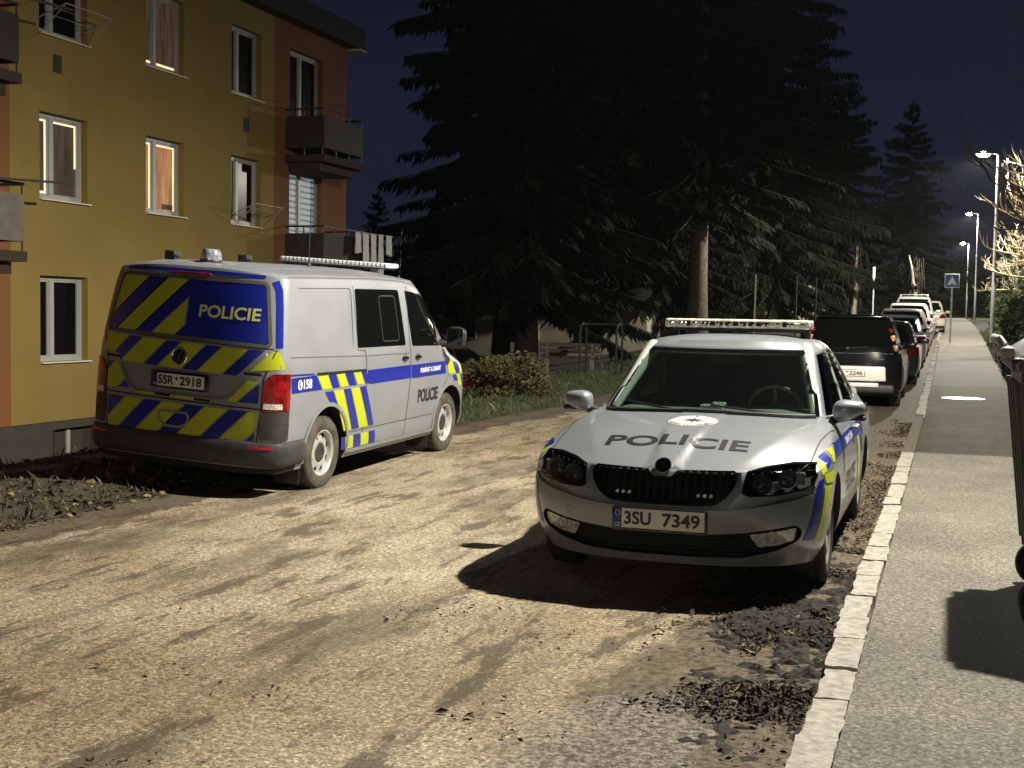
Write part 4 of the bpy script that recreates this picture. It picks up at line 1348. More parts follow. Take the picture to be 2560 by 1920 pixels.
def asphalt(name, light, dark, stain, streak=True, dirt=None):
    m = bpy.data.materials.new(name); m.use_nodes = True
    nt = m.node_tree; N, L = nt.nodes, nt.links
    b = N['Principled BSDF']
    co = N.new('ShaderNodeTexCoord')
    def nz(scale, det=4, stretch=None, rough=.55):
        mp = N.new('ShaderNodeMapping')
        if stretch: mp.inputs['Scale'].default_value = stretch
        L.new(co.outputs['Object'], mp.inputs[0])
        t = N.new('ShaderNodeTexNoise'); t.inputs['Scale'].default_value = scale; t.inputs['Detail'].default_value = det; t.inputs['Roughness'].default_value = rough
        L.new(mp.outputs[0], t.inputs['Vector'])
        return t.outputs['Fac']
    def ramp(v, stops):
        r = N.new('ShaderNodeValToRGB')
        els = r.color_ramp.elements
        els[0].position, els[0].color = stops[0][0], (*stops[0][1], 1)
        els[1].position, els[1].color = stops[-1][0], (*stops[-1][1], 1)
        for p, c in stops[1:-1]:
            e_ = els.new(p); e_.color = (*c, 1)
        L.new(v, r.inputs[0]); return r.outputs[0]
    def mix(f, a, c, mode='MIX'):
        x = N.new('ShaderNodeMix'); x.data_type = 'RGBA'; x.blend_type = mode
        if isinstance(f, float): x.inputs[0].default_value = f
        else: L.new(f, x.inputs[0])
        for s_, v in ((6, a), (7, c)):
            if isinstance(v, tuple): x.inputs[s_].default_value = (*v, 1)
            else: L.new(v, x.inputs[s_])
        return x.outputs[2]
    g = lambda v: (v, v, v)
    mid = tuple(.5 * (p + q) for p, q in zip(light, dark))
    base = ramp(nz(.9, 7), [(.34, dark), (.52, mid), (.66, light)])
    # aggregate: single stones, lighter and darker
    v = N.new('ShaderNodeTexVoronoi'); v.inputs['Scale'].default_value = 85
    L.new(co.outputs['Object'], v.inputs['Vector'])
    sep = N.new('ShaderNodeSeparateColor'); L.new(v.outputs['Color'], sep.inputs[0])
    base = mix(1.0, base, ramp(sep.outputs[0], [(0, g(.42)), (.45, g(.92)), (.84, g(1.1)), (1, g(1.7))]), 'MULTIPLY')
    base = mix(1.0, base, ramp(nz(38, 3), [(.32, g(.62)), (.62, g(1.22))]), 'MULTIPLY')
    if streak:
        # worn patches drawn out along the street
        w = nz(.8, 6, (1.9, .75, 1), .66)
        base = mix(ramp(w, [(.50, g(0)), (.58, g(.45)), (.70, g(.8))]), base, stain)
        w2 = nz(2.3, 7, (1.9, .50, 1), .70)
        fine = N.new('ShaderNodeMath'); fine.operation = 'MULTIPLY_ADD'; fine.inputs[1].default_value = .22
        sb = N.new('ShaderNodeMath'); sb.operation = 'SUBTRACT'; sb.inputs[1].default_value = .11
        L.new(nz(30, 6, None, .8), fine.inputs[0]); L.new(w2, fine.inputs[2]); L.new(fine.outputs[0], sb.inputs[0]); w2 = sb.outputs[0]
        base = mix(ramp(w2, [(.53, g(0)), (.60, g(.85))]), base, stain)
        w3 = nz(.33, 3, (1.0, 1.0, 1), .5)
        base = mix(1.0, base, ramp(w3, [(.34, (.74, .67, .58)), (.60, g(1.12))]), 'MULTIPLY')
    if dirt:
        col, x0, x1 = dirt
        sx_ = N.new('ShaderNodeSeparateXYZ'); L.new(co.outputs['Object'], sx_.inputs[0])
        mr = N.new('ShaderNodeMapRange'); mr.inputs[1].default_value = x0; mr.inputs[2].default_value = x1
        L.new(sx_.outputs[0], mr.inputs[0])
        ad = N.new('ShaderNodeMath'); ad.operation = 'ADD'
        L.new(mr.outputs[0], ad.inputs[0]); L.new(nz(2.6, 8, None, .7), ad.inputs[1])
        base = mix(ramp(ad.outputs[0], [(.80, g(0)), (.93, g(.8)), (1.25, g(1))]), base, ramp(nz(26, 5), [(.35, tuple(c * .4 for c in col)), (.65, tuple(c * 1.7 for c in col))]))
    if dirt:
        # earth carried over the edge of the verge
        m3 = N.new('ShaderNodeMapRange'); m3.inputs[1].default_value = -5.3; m3.inputs[2].default_value = -6.6
        L.new(sx_.outputs[0], m3.inputs[0])
        a4 = N.new('ShaderNodeMath'); a4.operation = 'ADD'; L.new(m3.outputs[0], a4.inputs[0]); L.new(nz(1.8, 8, (1, .6, 1), .7), a4.inputs[1])
        base = mix(ramp(a4.outputs[0], [(.95, g(0)), (1.15, g(.75)), (1.4, g(1))]), base, ramp(nz(22, 5), [(.35, (.030, .022, .014)), (.65, (.10, .075, .048))]))
        # trampled pale grit in the gutter close to the kerb
        dv = N.new('ShaderNodeVectorMath'); dv.operation = 'SUBTRACT'; dv.inputs[1].default_value = (-1.15, 4.5, 0)
        L.new(co.outputs['Object'], dv.inputs[0])
        sc_ = N.new('ShaderNodeVectorMath'); sc_.operation = 'MULTIPLY'; sc_.inputs[1].default_value = (1.9, .95, 0)
        L.new(dv.outputs[0], sc_.inputs[0])
        ln = N.new('ShaderNodeVectorMath'); ln.operation = 'LENGTH'; L.new(sc_.outputs[0], ln.inputs[0])
        a2 = N.new('ShaderNodeMath'); a2.operation = 'MULTIPLY_ADD'; a2.inputs[1].default_value = -.75; a2.inputs[2].default_value = .95
        L.new(ln.outputs['Value'], a2.inputs[0])
        a3 = N.new('ShaderNodeMath'); a3.operation = 'ADD'; L.new(a2.outputs[0], a3.inputs[0]); L.new(nz(7, 7, None, .75), a3.inputs[1])
        base = mix(ramp(a3.outputs[0], [(.92, g(0)), (1.25, g(.55))]), base, ramp(nz(30, 5, None, .8), [(.44, (.035, .03, .026)), (.50, (.20, .18, .16)), (.60, (.50, .475, .43))]))
    L.new(base, b.inputs['Base Color'])
    b.inputs['Roughness'].default_value = .82
    b.inputs['Specular IOR Level'].default_value = .3
    bp = N.new('ShaderNodeBump'); bp.inputs['Strength'].default_value = .55; bp.inputs['Distance'].default_value = .012
    L.new(nz(95, 3), bp.inputs['Height']); L.new(bp.outputs[0], b.inputs['Normal'])
    MATS[name] = m
    return m
asphalt('asphalt', (.47, .405, .295), (.345, .285, .195), (.100, .082, .058), True, ((.105, .082, .052), -1.85, -.45))
asphalt('pavement', (.225, .207, .168), (.15, .138, .112), (.12, .10, .075), False)
asphalt('pavement_dark', (.085, .070, .047), (.050, .042, .030), (.032, .027, .02), True)
mat('granite', (.335, .315, .27), .8, var=.35, vs=22, bump=.5, bs=40)
mat('soil', (.052, .040, .025), .95, var=.6, vs=7, bump=.8, bs=25)
mat('grass_soil', (.030, .034, .012), .95, var=.5, vs=6, bump=.8, bs=20)
mat('grass', (.045, .070, .014), .7, var=.5, vs=3)
mat('dry_grass', (.16, .13, .07), .8, var=.4, vs=5)
mat('leaf_dark', (.030, .021, .012), .8, var=.6, vs=12)
mat('leaf_pale', (.22, .17, .09), .8, var=.6, vs=12)

fr_ = lambda a, b, n: list(np.linspace(a, b, n))
far_y = fr_(-60, -2, 30) + fr_(0, 60, 121) + fr_(62, 140, 40) + fr_(150, 300, 16)
b = sheet(fr_(-260, -64, 12) + fr_(-60, -4, 57) + fr_(0, 60, 31) + fr_(66, 260, 12), fr_(-60, 140, 101) + fr_(150, 600, 31), -.05)
tag(b.build('ground', M['grass_soil'], ang=60), kind='structure')
b = sheet(fr_(-7.6, -.36, 40), far_y, 0.0)
tag(b.build('road', M['asphalt'], ang=60), kind='structure')
def pave_edge(x, y):
    return x + (.05 * ns(y, 0, .8, 3.0) + .03 * ns(y, 0, 3.0, 4.0)) * smooth(.9, 1.3, x)
b = sheet(fr_(-.335, 1.32, 10), [y for y in far_y if y <= 15.55] + [15.56], lambda x, y: .052, pave_edge)
tag(b.build('pavement', M['pavement'], ang=60), kind='structure')
b = sheet(fr_(-.335, 1.32, 10), [15.57] + [y for y in far_y if 15.6 < y <= 29.4] + [29.4], lambda x, y: .052 - .045 * smooth(-.1, -.335, x) * smooth(15.0, 16.0, y) * (1 - smooth(21.4, 22.4, y)), pave_edge)
tag(b.build('pavement', M['pavement_dark'], ang=60), kind='structure')
b = sheet(fr_(-.335, 1.32, 10), [29.41] + [y for y in far_y if y > 29.5], .052, pave_edge)
tag(b.build('pavement', M['pavement'], ang=60), kind='structure')
# lawn and soil on both sides
def verge(x, y):
    return x + (.10 * ns(y, 0, .5, 1.0) + .08 * ns(y, 0, 2.1, 2.0) - .10 * smooth(8, 12, y) * (1 - smooth(13, 16, y))) * smooth(-8.5, -6.9, x)
b = sheet(fr_(-34, -9, 36) + fr_(-8.8, -6.42, 18), far_y, lambda x, y: .004 + .018 * smooth(-6.5, -6.9, x) + .03 * ns(x, y, 1.6, 9) * smooth(-6.6, -7.6, x), verge)
tag(b.build('verge', M['soil'], ang=60), kind='structure')
b = sheet(fr_(1.24, 30, 40), far_y, lambda x, y: .035 + .05 * smooth(1.3, 2.2, x), lambda x, y: x + .04 * ns(y, 1, 1.2, 7) if x < 1.5 else x)
tag(b.build('lawn', M['grass_soil'], ang=60), kind='structure')

# kerb: granite blocks, lowered at the crossing
def kerb():
    b = MB(); r = random.Random(3)
    y = 2.2
    while y < 130:
        l = r.uniform(.42, .58) if y < 60 else 2.0
        if not (15.1 < y < 22.2):
            h = .060 + r.uniform(-.006, .006)
            dx_ = r.uniform(-.016, .016); x0, x1 = -.485 + dx_, -.345 + dx_ * .6 + r.uniform(-.006, .006)
            zg = gz(-.4, y + l / 2)
            bm = bmesh.new(); bmesh.ops.create_cube(bm, size=1)
            bmesh.ops.subdivide_edges(bm, edges=bm.edges, cuts=6 if y < 18 else 1, use_grid_fill=True)
            for v in bm.verts:
                v.co = Vector(((x0 + x1) / 2 + v.co.x * (x1 - x0), y + l / 2 + v.co.y * (l - .020), zg - .08 + (v.co.z + .5) * (h + .08)))
                d = noise.noise_vector(v.co * 14) * .012 + noise.noise_vector(v.co * 45) * .008
                v.co += Vector((d.x, d.y * .7, d.z * .5))
            b.bm(bm)
        y += l
    return tag(b.build('kerb', M['granite'], ang=50), kind='structure')
kerb()

def scatter(name, n, fn, size, mats_, seed, kind='leaf', label=None, cat=None):
    """many small leaves or blades as one object"""
    r = random.Random(seed); b = MB()
    k = 0; tries = 0
    while k < n and tries < n * 8:
        tries += 1
        p = fn(r)
        if p is None: continue
        x, y, mi = p; k += 1
        z = gz(x, y)
        s = size * r.uniform(.4, 1.3) * (1.9 if r.random() < .08 else 1)
        a = r.uniform(0, 6.28)
        if kind == 'leaf':
            t = Matrix.Rotation(a, 3, 'Z') @ Matrix.Rotation(r.uniform(-.9, .9), 3, 'X') @ Matrix.Rotation(r.uniform(-.8, .8), 3, 'Y')
            zz = z + s * .3 + r.uniform(.0, .018)
            q = [t @ Vector(v) for v in ((-s, 0, 0), (-.2 * s, -.5 * s, .18 * s), (s, 0, 0), (-.1 * s, .5 * s, .2 * s))]
            b.add([(x + v.x, y + v.y, max(z + .004, zz + v.z)) for v in q], [(0, 1, 2), (0, 2, 3)], mi)
        else:
            h = s * r.uniform(.7, 1.5); l = r.uniform(.1, .9) * h; w = .0035 + .03 * s
            dx, dy = math.cos(a), math.sin(a)
            b.add([(x - dy * w, y + dx * w, z), (x + dy * w, y - dx * w, z), (x + dx * l * .4 + dy * w * .6, y + dy * l * .4 - dx * w * .6, z + h * .7), (x + dx * l, y + dy * l, z + h)], [(0, 1, 2), (0, 2, 3)], mi)
    return tag(b.build(name, mats_, ang=0), label, cat, kind='stuff')
def kerbside(r):
    y = r.uniform(5.0, 9.0) if r.random() < .62 else r.uniform(3.2, 21)
    if y < 4.9 and r.random() < .75: return None
    d = abs(r.gauss(0, .34)) if y < 9.5 else abs(r.gauss(0, .16))
    x = -.50 - d
    if ns(x, y, 1.1, 5.0) + .5 * ns(x, y, 4.0, 6.0) < -.02 + .1 * (d > .35): return None
    if x < -1.6: return None
    return x, y, 0 if r.random() < .90 else 1
scatter('leaf_litter', 8000, kerbside, .0145, [M['leaf_dark'], M['leaf_pale']], 1, label='dark fallen leaves and grit lying along the kerb', cat='leaf litter')
def mud():
    # trodden mud and leaf mould heaped against the kerb: islands where the bumps rise above the road
    b = MB(); vs = []
    xs = fr_(-1.75, -.46, 66); ys = fr_(3.4, 12.0, 420)
    for y in ys:
        for x in xs:
            d = -.48 - x
            k = (1 - smooth(.25, 1.15, d)) * smooth(3.6, 4.6, y) * (1 - .75 * smooth(7.6, 9.4, y))
            k *= .55 + .45 * smooth(4.9, 5.9, y)
            n1 = ns(x, y, 1.7, 21); n2 = ns(x, y, 5.5, 22); n3 = ns(x, y, 17, 23); n4 = abs(ns(x, y, 33, 24))
            h = .7 * (.060 * k + .045 * n1 + .040 * n2 * (.4 + k) + .034 * n3 * (.3 + k) + .030 * n4 * (.3 + k) - .054)
            vs.append((x + .012 * ns(x, y, 21, 25), y, gz(x, y) + min(.10, max(h, -.02))))
    n = len(xs)
    b.add(vs, [(j * n + i, j * n + i + 1, (j + 1) * n + i + 1, (j + 1) * n + i) for j in range(len(ys) - 1) for i in range(n - 1)])
    o = b.build('mud', M['mud'], ang=0)
    tag(o, 'dark trodden mud and leaf mould heaped against the kerb', 'mud', kind='stuff')
mat('mud', (.022, .016, .011), .9, var=.8, vs=34, bump=.8, bs=60)
mud()
def verge_leaves(r):
    y = r.uniform(4.5, 13); x = r.uniform(-12, -6.3)
    if ns(x, y, 1.4, 8.0) < -.12: return None
    return x, y, 0 if r.random() < .72 else 1
scatter('verge_leaves', 11000, verge_leaves, .030, [M['leaf_dark'], M['leaf_pale']], 2, label='dead leaves scattered over the dark verge beside the van', cat='leaf litter')
def verge_grass(r):
    y = r.uniform(4, 42); x = -6.45 - abs(r.gauss(0, 1.9))
    if x < -14: return None
    if ns(x, y, .9, 11.0) < -.25: return None
    if y < 14 and r.random() < .7: return None
    return x, y, 0 if r.random() < (.9 if y > 14 else .45) else 1
scatter('grass', 42000, verge_grass, .055, [M['grass'], M['dry_grass']], 3, 'blade', 'short patchy grass on the bank left of the road', 'grass')
def right_grass(r):
    return 1.28 + abs(r.gauss(0, .7)), r.uniform(24, 62), 0
scatter('grass', 9000, right_grass, .09, [M['grass']], 4, 'blade', 'grass edge to the right of the pavement', 'grass')
def twigs(r):
    x, y = r.uniform(-4.2, -.6), r.uniform(3.2, 6.5)
    return (x, y, 0) if ns(x, y, .9, 15) > .12 else None
scatter('twig_litter', 260, twigs, .013, [M['leaf_dark']], 5, label='thin scatter of twigs and bits on the near road', cat='leaf litter')

mc = empty('manhole_cover', (.29, 25.8, gz(.29, 25.8) + .056))
tag(mc, 'round wet manhole cover shining in the dark pavement', 'manhole cover')
mat('wet_iron', (.10, .09, .08), .36, .3, bump=.6, bs=60)
b = MB(); b.lathe([(.40, -.02), (.40, .004), (.33, .004), (.33, -.002), (.31, -.002), (.31, .003), (.001, .003)], 40)
b.build('lid', M['wet_iron'], mc, 30)

# ------------------------------------------------------------------ street lamps
mat('lamp_grey', (.42, .43, .43), .45, .4)
mat('pole_band', (.75, .75, .72), .5)
mat('lamp_glow', (1, 1, 1), .3, emit=(1.0, .93, .80), es=60)
def lamp_light(name, parent, loc, power):
    l = bpy.data.lights.new(name, 'POINT')
    l.energy = power; l.color = LAMP_COL; l.shadow_soft_size = .09
    l.use_nodes = True
    nt = l.node_tree; N, L = nt.nodes, nt.links
    em = [n for n in N if n.type == 'EMISSION'][0]
    t = N.new('ShaderNodeTexCoord'); s = N.new('ShaderNodeSeparateXYZ'); r = N.new('ShaderNodeValToRGB')
    mu = N.new('ShaderNodeMath'); mu.operation = 'MULTIPLY_ADD'; mu.inputs[1].default_value = .5; mu.inputs[2].default_value = .5
    L.new(t.outputs['Normal'], s.inputs[0]); L.new(s.outputs['Z'], mu.inputs[0]); L.new(mu.outputs[0], r.inputs[0])
    # luminaire distribution over the cosine from straight down (0) to straight up (1): wide street optic, dim above the horizon
    els = r.color_ramp.elements
    v = lambda k: (k, k, k, 1)
    els[0].position = 0.0; els[0].color = v(.40)
    els[1].position = 1.0; els[1].color = v(0)
    for p, k in ((.10, .48), (.25, .80), (.34, 1.0), (.39, .80), (.43, .50), (.47, .25), (.51, .12), (.55, .055), (.62, .02)):
        e_ = els.new(p); e_.color = v(k)
    L.new(r.outputs[0], em.inputs['Strength'])
    o = bpy.data.objects.new(name, l); COL.objects.link(o)
    o.location = loc
    if parent: o.parent = parent
    return o
def street_lamp(x, y, label, k=1.0, side=-1, h=7.0, arm=.52):
    t = empty('street_lamp', (x, y, gz(x, y)))
    tag(t, label, 'street lamp', 'street lamps along the pavement')
    b = MB(); b.tube([(0, 0, -.1), (0, 0, 2.3), (0, 0, 2.32), (0, 0, h * .62), (0, 0, h * .621), (0, 0, h)], [.07, .07, .058, .056, .045, .042], 14)
    b.build('pole', M['lamp_grey'], t, 40)
    for z in (1.1, h * .62):
        b = MB(); b.lathe([(.074 if z < 2 else .060, z - .07), (.078 if z < 2 else .064, z), (.074 if z < 2 else .06, z + .07)], 14)
        b.build('band', M['pole_band'], t, 40)
    b = MB(); b.tube([(0, 0, h - .06), (side * .05, 0, h + .03), (side * .30, 0, h + .05)], .028, 8)
    b.build('arm', M['lamp_grey'], t, 40)
    b = MB(); b.rbox((side * (arm + .02), 0, h + .065), (.56, .26, .075), .03, seg=3)
    b.build('lamp_head', M['lamp_grey'], t, 40)
    b = MB()
    bm = bmesh.new(); bmesh.ops.create_uvsphere(bm, u_segments=16, v_segments=8, radius=1)
    b.bm(bm, Matrix.Translation((side * arm, 0, h + .022)) @ Matrix.Diagonal((.23, .13, .11, 1)))
    b.build('lamp_lens', M['lamp_glow'], t, 60)
    lamp_light('lamp_light', t, (side * arm, 0, h - .16), LAMP_W * k)
    return t
street_lamp(1.50, 10.5, 'lit street lamp just right of the wheeled bin, out of the picture', .95)
street_lamp(1.50, -26.0, 'lit street lamp standing behind the camera', .26)
street_lamp(1.47, 50.0, 'nearest lit street lamp in view, beside the bare pale-branched tree')
street_lamp(1.47, 86.0, 'lit street lamp, second along the pavement, right of the blue sign')
street_lamp(1.40, 125.0, 'lit street lamp farthest down the pavement above the bench')

# ------------------------------------------------------------------ apartment building
mat('render_yellow', (.235, .165, .042), .9, var=.13, vs=.6, bump=.25, bs=60)
mat('render_orange', (.195, .075, .026), .9, var=.13, vs=.6, bump=.25, bs=60)
mat('plinth', (.055, .045, .037), .9, var=.15, vs=4, bump=.3, bs=60)
mat('reveal', (.24, .16, .03), .9)
mat('white_frame', (.36, .36, .35), .4)
mat('sill', (.70, .66, .52), .5)
mat('roof_dark', (.010, .010, .010), .8)
mat('soffit', (.5, .5, .48), .8)
mat('balcony_slab', (.035, .018, .012), .9)
mat('rail_metal', (.03, .028, .026), .5, .3)
mat('balcony_dark', (.022, .018, .016), .75, var=.25, vs=5)
mat('balcony_grey', (.12, .105, .085), .8, var=.2, vs=5)
mat('pane_dark', (.005, .005, .006), .22, spec=.04)
mat('pane_warm', (.1, .06, .03), .1, emit=(1.0, .42, .16), es=.36, var=.3, vs=2.0)
mat('pane_dim', (.05, .04, .03), .1, emit=(.9, .55, .36), es=.045)
mat('pane_edge_glow', (.5, .4, .3), .3, emit=(1.0, .66, .36), es=1.5)  # glowing strips standing in for room light caught on the window frame edges
mat('pane_blind', (.45, .50, .52), .5, emit=(.70, .84, .95), es=.16)
mat('blind_dark', (.16, .24, .28), .5, emit=(.3, .5, .6), es=.06)
mat('curtain', (.12, .10, .09), .8, var=.4, vs=9)
mat('vent_dark', (.04, .032, .02), .8)

for nm, lo, hi in (('pane_warm', .18, .55), ('pane_dim', .02, .075)):
    nt = MATS[nm].node_tree; b_ = nt.nodes['Principled BSDF']       # light through uneven, folded curtains
    co_ = nt.nodes.new('ShaderNodeTexCoord'); mp_ = nt.nodes.new('ShaderNodeMapping'); mp_.inputs['Scale'].default_value = (1, 7, .8)
    nz_ = nt.nodes.new('ShaderNodeTexNoise'); nz_.inputs['Scale'].default_value = 1.6; nz_.inputs['Detail'].default_value = 3
    mr_ = nt.nodes.new('ShaderNodeMapRange'); mr_.inputs[1].default_value = .3; mr_.inputs[2].default_value = .7; mr_.inputs[3].default_value = lo; mr_.inputs[4].default_value = hi
    nt.links.new(co_.outputs['Object'], mp_.inputs[0]); nt.links.new(mp_.outputs[0], nz_.inputs['Vector']); nt.links.new(nz_.outputs['Fac'], mr_.inputs[0]); nt.links.new(mr_.outputs[0], b_.inputs['Emission Strength'])
def building():
    FX = -14.5
    root = empty('apartment_building', (FX, 22, -1.05))
    tag(root, 'three storey yellow and orange apartment block with white windows and balconies', 'building')
    T = lambda b, name, m_, par=None, ang=30, fix=False: _place(b, name, m_, par, ang, fix)
    inv = Matrix.Translation((-FX, -22, 1.05))
    def _place(b, name, m_, par, ang, fix):
        b.v = [tuple(inv @ Vector(p)) for p in b.v]
        return b.build(name, m_, par or root, ang, fix)
    cols = [(17.50, 18.74), (20.46, 21.72), (23.46, 24.68)]
    rows = [(.66, 2.12), (3.42, 4.87), (6.18, 7.62)]
    ends = [(25.95, 27.55)]
    erows = [(2.62, 4.86), (5.40, 7.60)]
    holes = [(a, c, z0, z1) for a, c in cols for z0, z1 in rows] + [(a, c, z0, z1) for a, c in ends for z0, z1 in erows] + [(17.85, 19.0, -.98, -.52)]
    ys = sorted(set([2.0, 16.79, 25.25, 28.85] + [v for h in holes for v in h[:2]]))
    zs = sorted(set([-1.6, -.375, 8.45] + [v for h in holes for v in h[2:]]))
    b = MB()
    for y0, y1 in zip(ys[:-1], ys[1:]):
        for z0, z1 in zip(zs[:-1], zs[1:]):
            yc, zc_ = (y0 + y1) / 2, (z0 + z1) / 2
            if any(h[0] < yc < h[1] and h[2] < zc_ < h[3] for h in holes): continue
            mi = 2 if zc_ < -.375 else (0 if 16.79 < yc < 25.25 else 1)
            X = FX - (.03 if mi == 2 else 0)
            b.add([(X, y0, z0), (X, y1, z0), (X, y1, z1), (X, y0, z1)], [(0, 1, 2, 3)], mi)
    b.add([(FX - .03, 2, -.375), (FX - .03, 28.85, -.375), (FX, 28.85, -.375), (FX, 2, -.375)], [(0, 1, 2, 3)], 2)
    # other sides
    XB = FX - 11
    b.add([(FX, 28.85, -1.6), (XB, 28.85, -1.6), (XB, 28.85, 8.45), (FX, 28.85, 8.45)], [(0, 1, 2, 3)], 1)
    b.add([(XB, 28.85, -1.6), (XB, 2, -1.6), (XB, 2, 8.45), (XB, 28.85, 8.45)], [(0, 1, 2, 3)], 0)
    b.add([(XB, 2, -1.6), (FX, 2, -1.6), (FX, 2, 8.45), (XB, 2, 8.45)], [(0, 1, 2, 3)], 0)
    for y0, y1, z0, z1 in holes:
        D_ = .22; X2 = FX - D_
        mi = 2 if z1 < 0 else 3 if y0 < 25 else 1
        b.add([(FX, y0, z0), (X2, y0, z0), (X2, y0, z1), (FX, y0, z1)], [(0, 1, 2, 3)], mi)
        b.add([(FX, y1, z0), (FX, y1, z1), (X2, y1, z1), (X2, y1, z0)], [(0, 1, 2, 3)], mi)
        b.add([(FX, y0, z1), (X2, y0, z1), (X2, y1, z1), (FX, y1, z1)], [(0, 1, 2, 3)], mi)
        b.add([(FX, y0, z0), (FX, y1, z0), (X2, y1, z0), (X2, y0, z0)], [(0, 1, 2, 3)], mi)
    T(b, 'wall', [M['render_yellow'], M['render_orange'], M['plinth'], M['reveal']], None, 0)
    # windows
    styles = {(0, 1): 'dim', (1, 1): 'warm', (1, 2): 'low', (0, 0): 'dark', (2, 1): 'dark'}
    def window(y0, y1, z0, z1, style, sill=True, split=.42):
        X = FX - .17; f = .065
        w = MB()
        ym = y0 + (y1 - y0) * split
        w.box((X, (y0 + y1) / 2, z0 + f / 2), (.07, y1 - y0, f)); w.box((X, (y0 + y1) / 2, z1 - f / 2), (.07, y1 - y0, f))
        for y in (y0 + f / 2, y1 - f / 2): w.box((X, y, (z0 + z1) / 2), (.07, f, z1 - z0 - 2 * f))
        w.box((X + .003, ym, (z0 + z1) / 2), (.07, .10, z1 - z0 - 2 * f))
        for a, c in ((y0 + f, ym - .05), (ym + .05, y1 - f)):
            for y in (a + .018, c - .018): w.box((X - .008, y, (z0 + z1) / 2), (.05, .036, z1 - z0 - 2 * f))
            for z in (z0 + f + .018, z1 - f - .018): w.box((X - .008, (a + c) / 2, z), (.05, c - a - .072, .036))
        wo_ = T(w, 'window', M['white_frame'], None, 30)
        for a, c in ((y0 + f, ym - .05), (ym + .05, y1 - f)):
            p = MB(); XP = X - .012
            p.add([(XP, a, z0 + f), (XP, c, z0 + f), (XP, c, z1 - f), (XP, a, z1 - f)], [(0, 1, 2, 3)], 0)
            ms = [M['pane_dark'], M['pane_edge_glow']]
            if style in ('dim', 'warm', 'low'):
                ms[0] = M['pane_dim'] if style != 'warm' else M['pane_warm']
                g = .042; e0, e1 = a + .036, c - .036; t0, t1 = z0 + f + .036, z1 - f - .036
                XQ = XP + .004
                def q(ya, yb, za, zb_): p.add([(XQ, ya, za), (XQ, yb, za), (XQ, yb, zb_), (XQ, ya, zb_)], [(0, 1, 2, 3)], 1)
                if style == 'low': q(e0, e1, t0, t0 + .05)
                else:
                    q(e1 - g, e1, t0 if a < ym - .1 or style == 'warm' else t0 + .5, t1 - .03); q(e0, e1, t1 - .03, t1)
                    if style == 'dim' and a < ym - .1: q(e0, e1 - g, t0, t0 + .04)
            if style == 'blind':
                ms = [M['blind_dark'], M['pane_blind']]
                k = 0; z = z0 + f
                while z < z1 - f - .05:
                    p.add([(XP + .004, a, z), (XP + .004, c, z), (XP + .004, c, z + .085), (XP + .004, a, z + .085)], [(0, 1, 2, 3)], 1)
                    z += .135
            T(p, 'pane', ms, wo_, 0)
        if style == 'dark' and z0 < 1:
            p = MB(); p.box((X - .05, y0 + (y1 - y0) * .64, (z0 + z1) / 2), (.02, .10, z1 - z0 - .2))
            T(p, 'curtain', M['curtain'], wo_, 0)
        if sill:
            s_ = MB(); s_.box((FX - .07, (y0 + y1) / 2 + .02, z0 - .012), (.26, y1 - y0 + .06, .022), Matrix.Rotation(rad(3), 3, 'Y'))
            T(s_, 'sill', M['sill'], wo_, 0)
        # potted things on the inner ledge of the lit windows
        if style == 'warm':
            p = MB(); p.rbox((X - .004, y1 - .32, z0 + .17), (.012, .36, .10), .005)
            T(p, 'ledge_item', M['curtain'], wo_, 40)
        return wo_
    for ci, (a, c) in enumerate(cols):
        for ri, (z0, z1) in enumerate(rows):
            window(a, c, z0, z1, styles.get((ci, ri), 'dark'), split=.36)
    for ri, (z0, z1) in enumerate(erows):
        for a, c in ends: window(a, c, z0, z1, 'blind' if ri == 0 else 'dark', sill=False, split=.45)
    b = MB(); b.box((FX - .16, 18.42, -.75), (.06, 1.1, .46)); T(b, 'basement_window', M['vent_dark'], None, 0)
    b = MB(); b.box((FX - .12, 18.33, -.75), (.05, .09, .44)); T(b, 'basement_mullion', M['white_frame'], None, 0)
    for y, z in ((17.95, 5.72), (24.05, 5.58)):
        b = MB(); b.box((FX + .006, y, z), (.02, .20, .30)); T(b, 'vent', M['vent_dark'], None, 0)
    # roof: deep eaves with fascia and pale soffit
    b = MB(); o_ = .34
    b.box(((FX + XB) / 2, 15.4, 8.42), (11 + 2 * o_, 26.9 + 2 * o_, .52))
    b.add([(XB - o_, 2 - o_, 8.685), (FX + o_, 2 - o_, 8.685), (FX + o_, 28.85 + o_, 8.685), (XB - o_, 28.85 + o_, 8.685), (FX - 5.5, 8, 9.6), (FX - 5.5, 23, 9.6)], [(0, 1, 4), (1, 2, 5, 4), (2, 3, 5), (3, 0, 4, 5)])
    ro = T(b, 'roof', M['roof_dark'], None, 0)
    b = MB(); b.box((FX + o_ / 2, 28.85 + o_ / 2, 8.13), (o_ + .02, o_ + .02, .05)); T(b, 'soffit', M['soffit'], ro, 0)
    # balconies
    def balcony(y0, y1, zf, m_):
        X1 = FX + .98
        b = MB(); b.box(((FX + X1) / 2 + .02, (y0 + y1) / 2, zf - .09), (X1 - FX + .04, y1 - y0 + .06, .16)); b.box(((FX + X1) / 2 - .05, (y0 + y1) / 2, zf - .27), (X1 - FX - .2, y1 - y0 - .2, .18))
        bo = T(b, 'balcony', M['balcony_slab'], None, 0)
        p = MB()
        p.box((X1, (y0 + y1) / 2, zf + .50), (.03, y1 - y0, .72)); p.box(((FX + X1) / 2, y0, zf + .50), (X1 - FX - .04, .03, .72)); p.box(((FX + X1) / 2, y1, zf + .50), (X1 - FX - .04, .03, .72))
        T(p, 'balcony_panel', m_, bo, 0)
        p = MB()
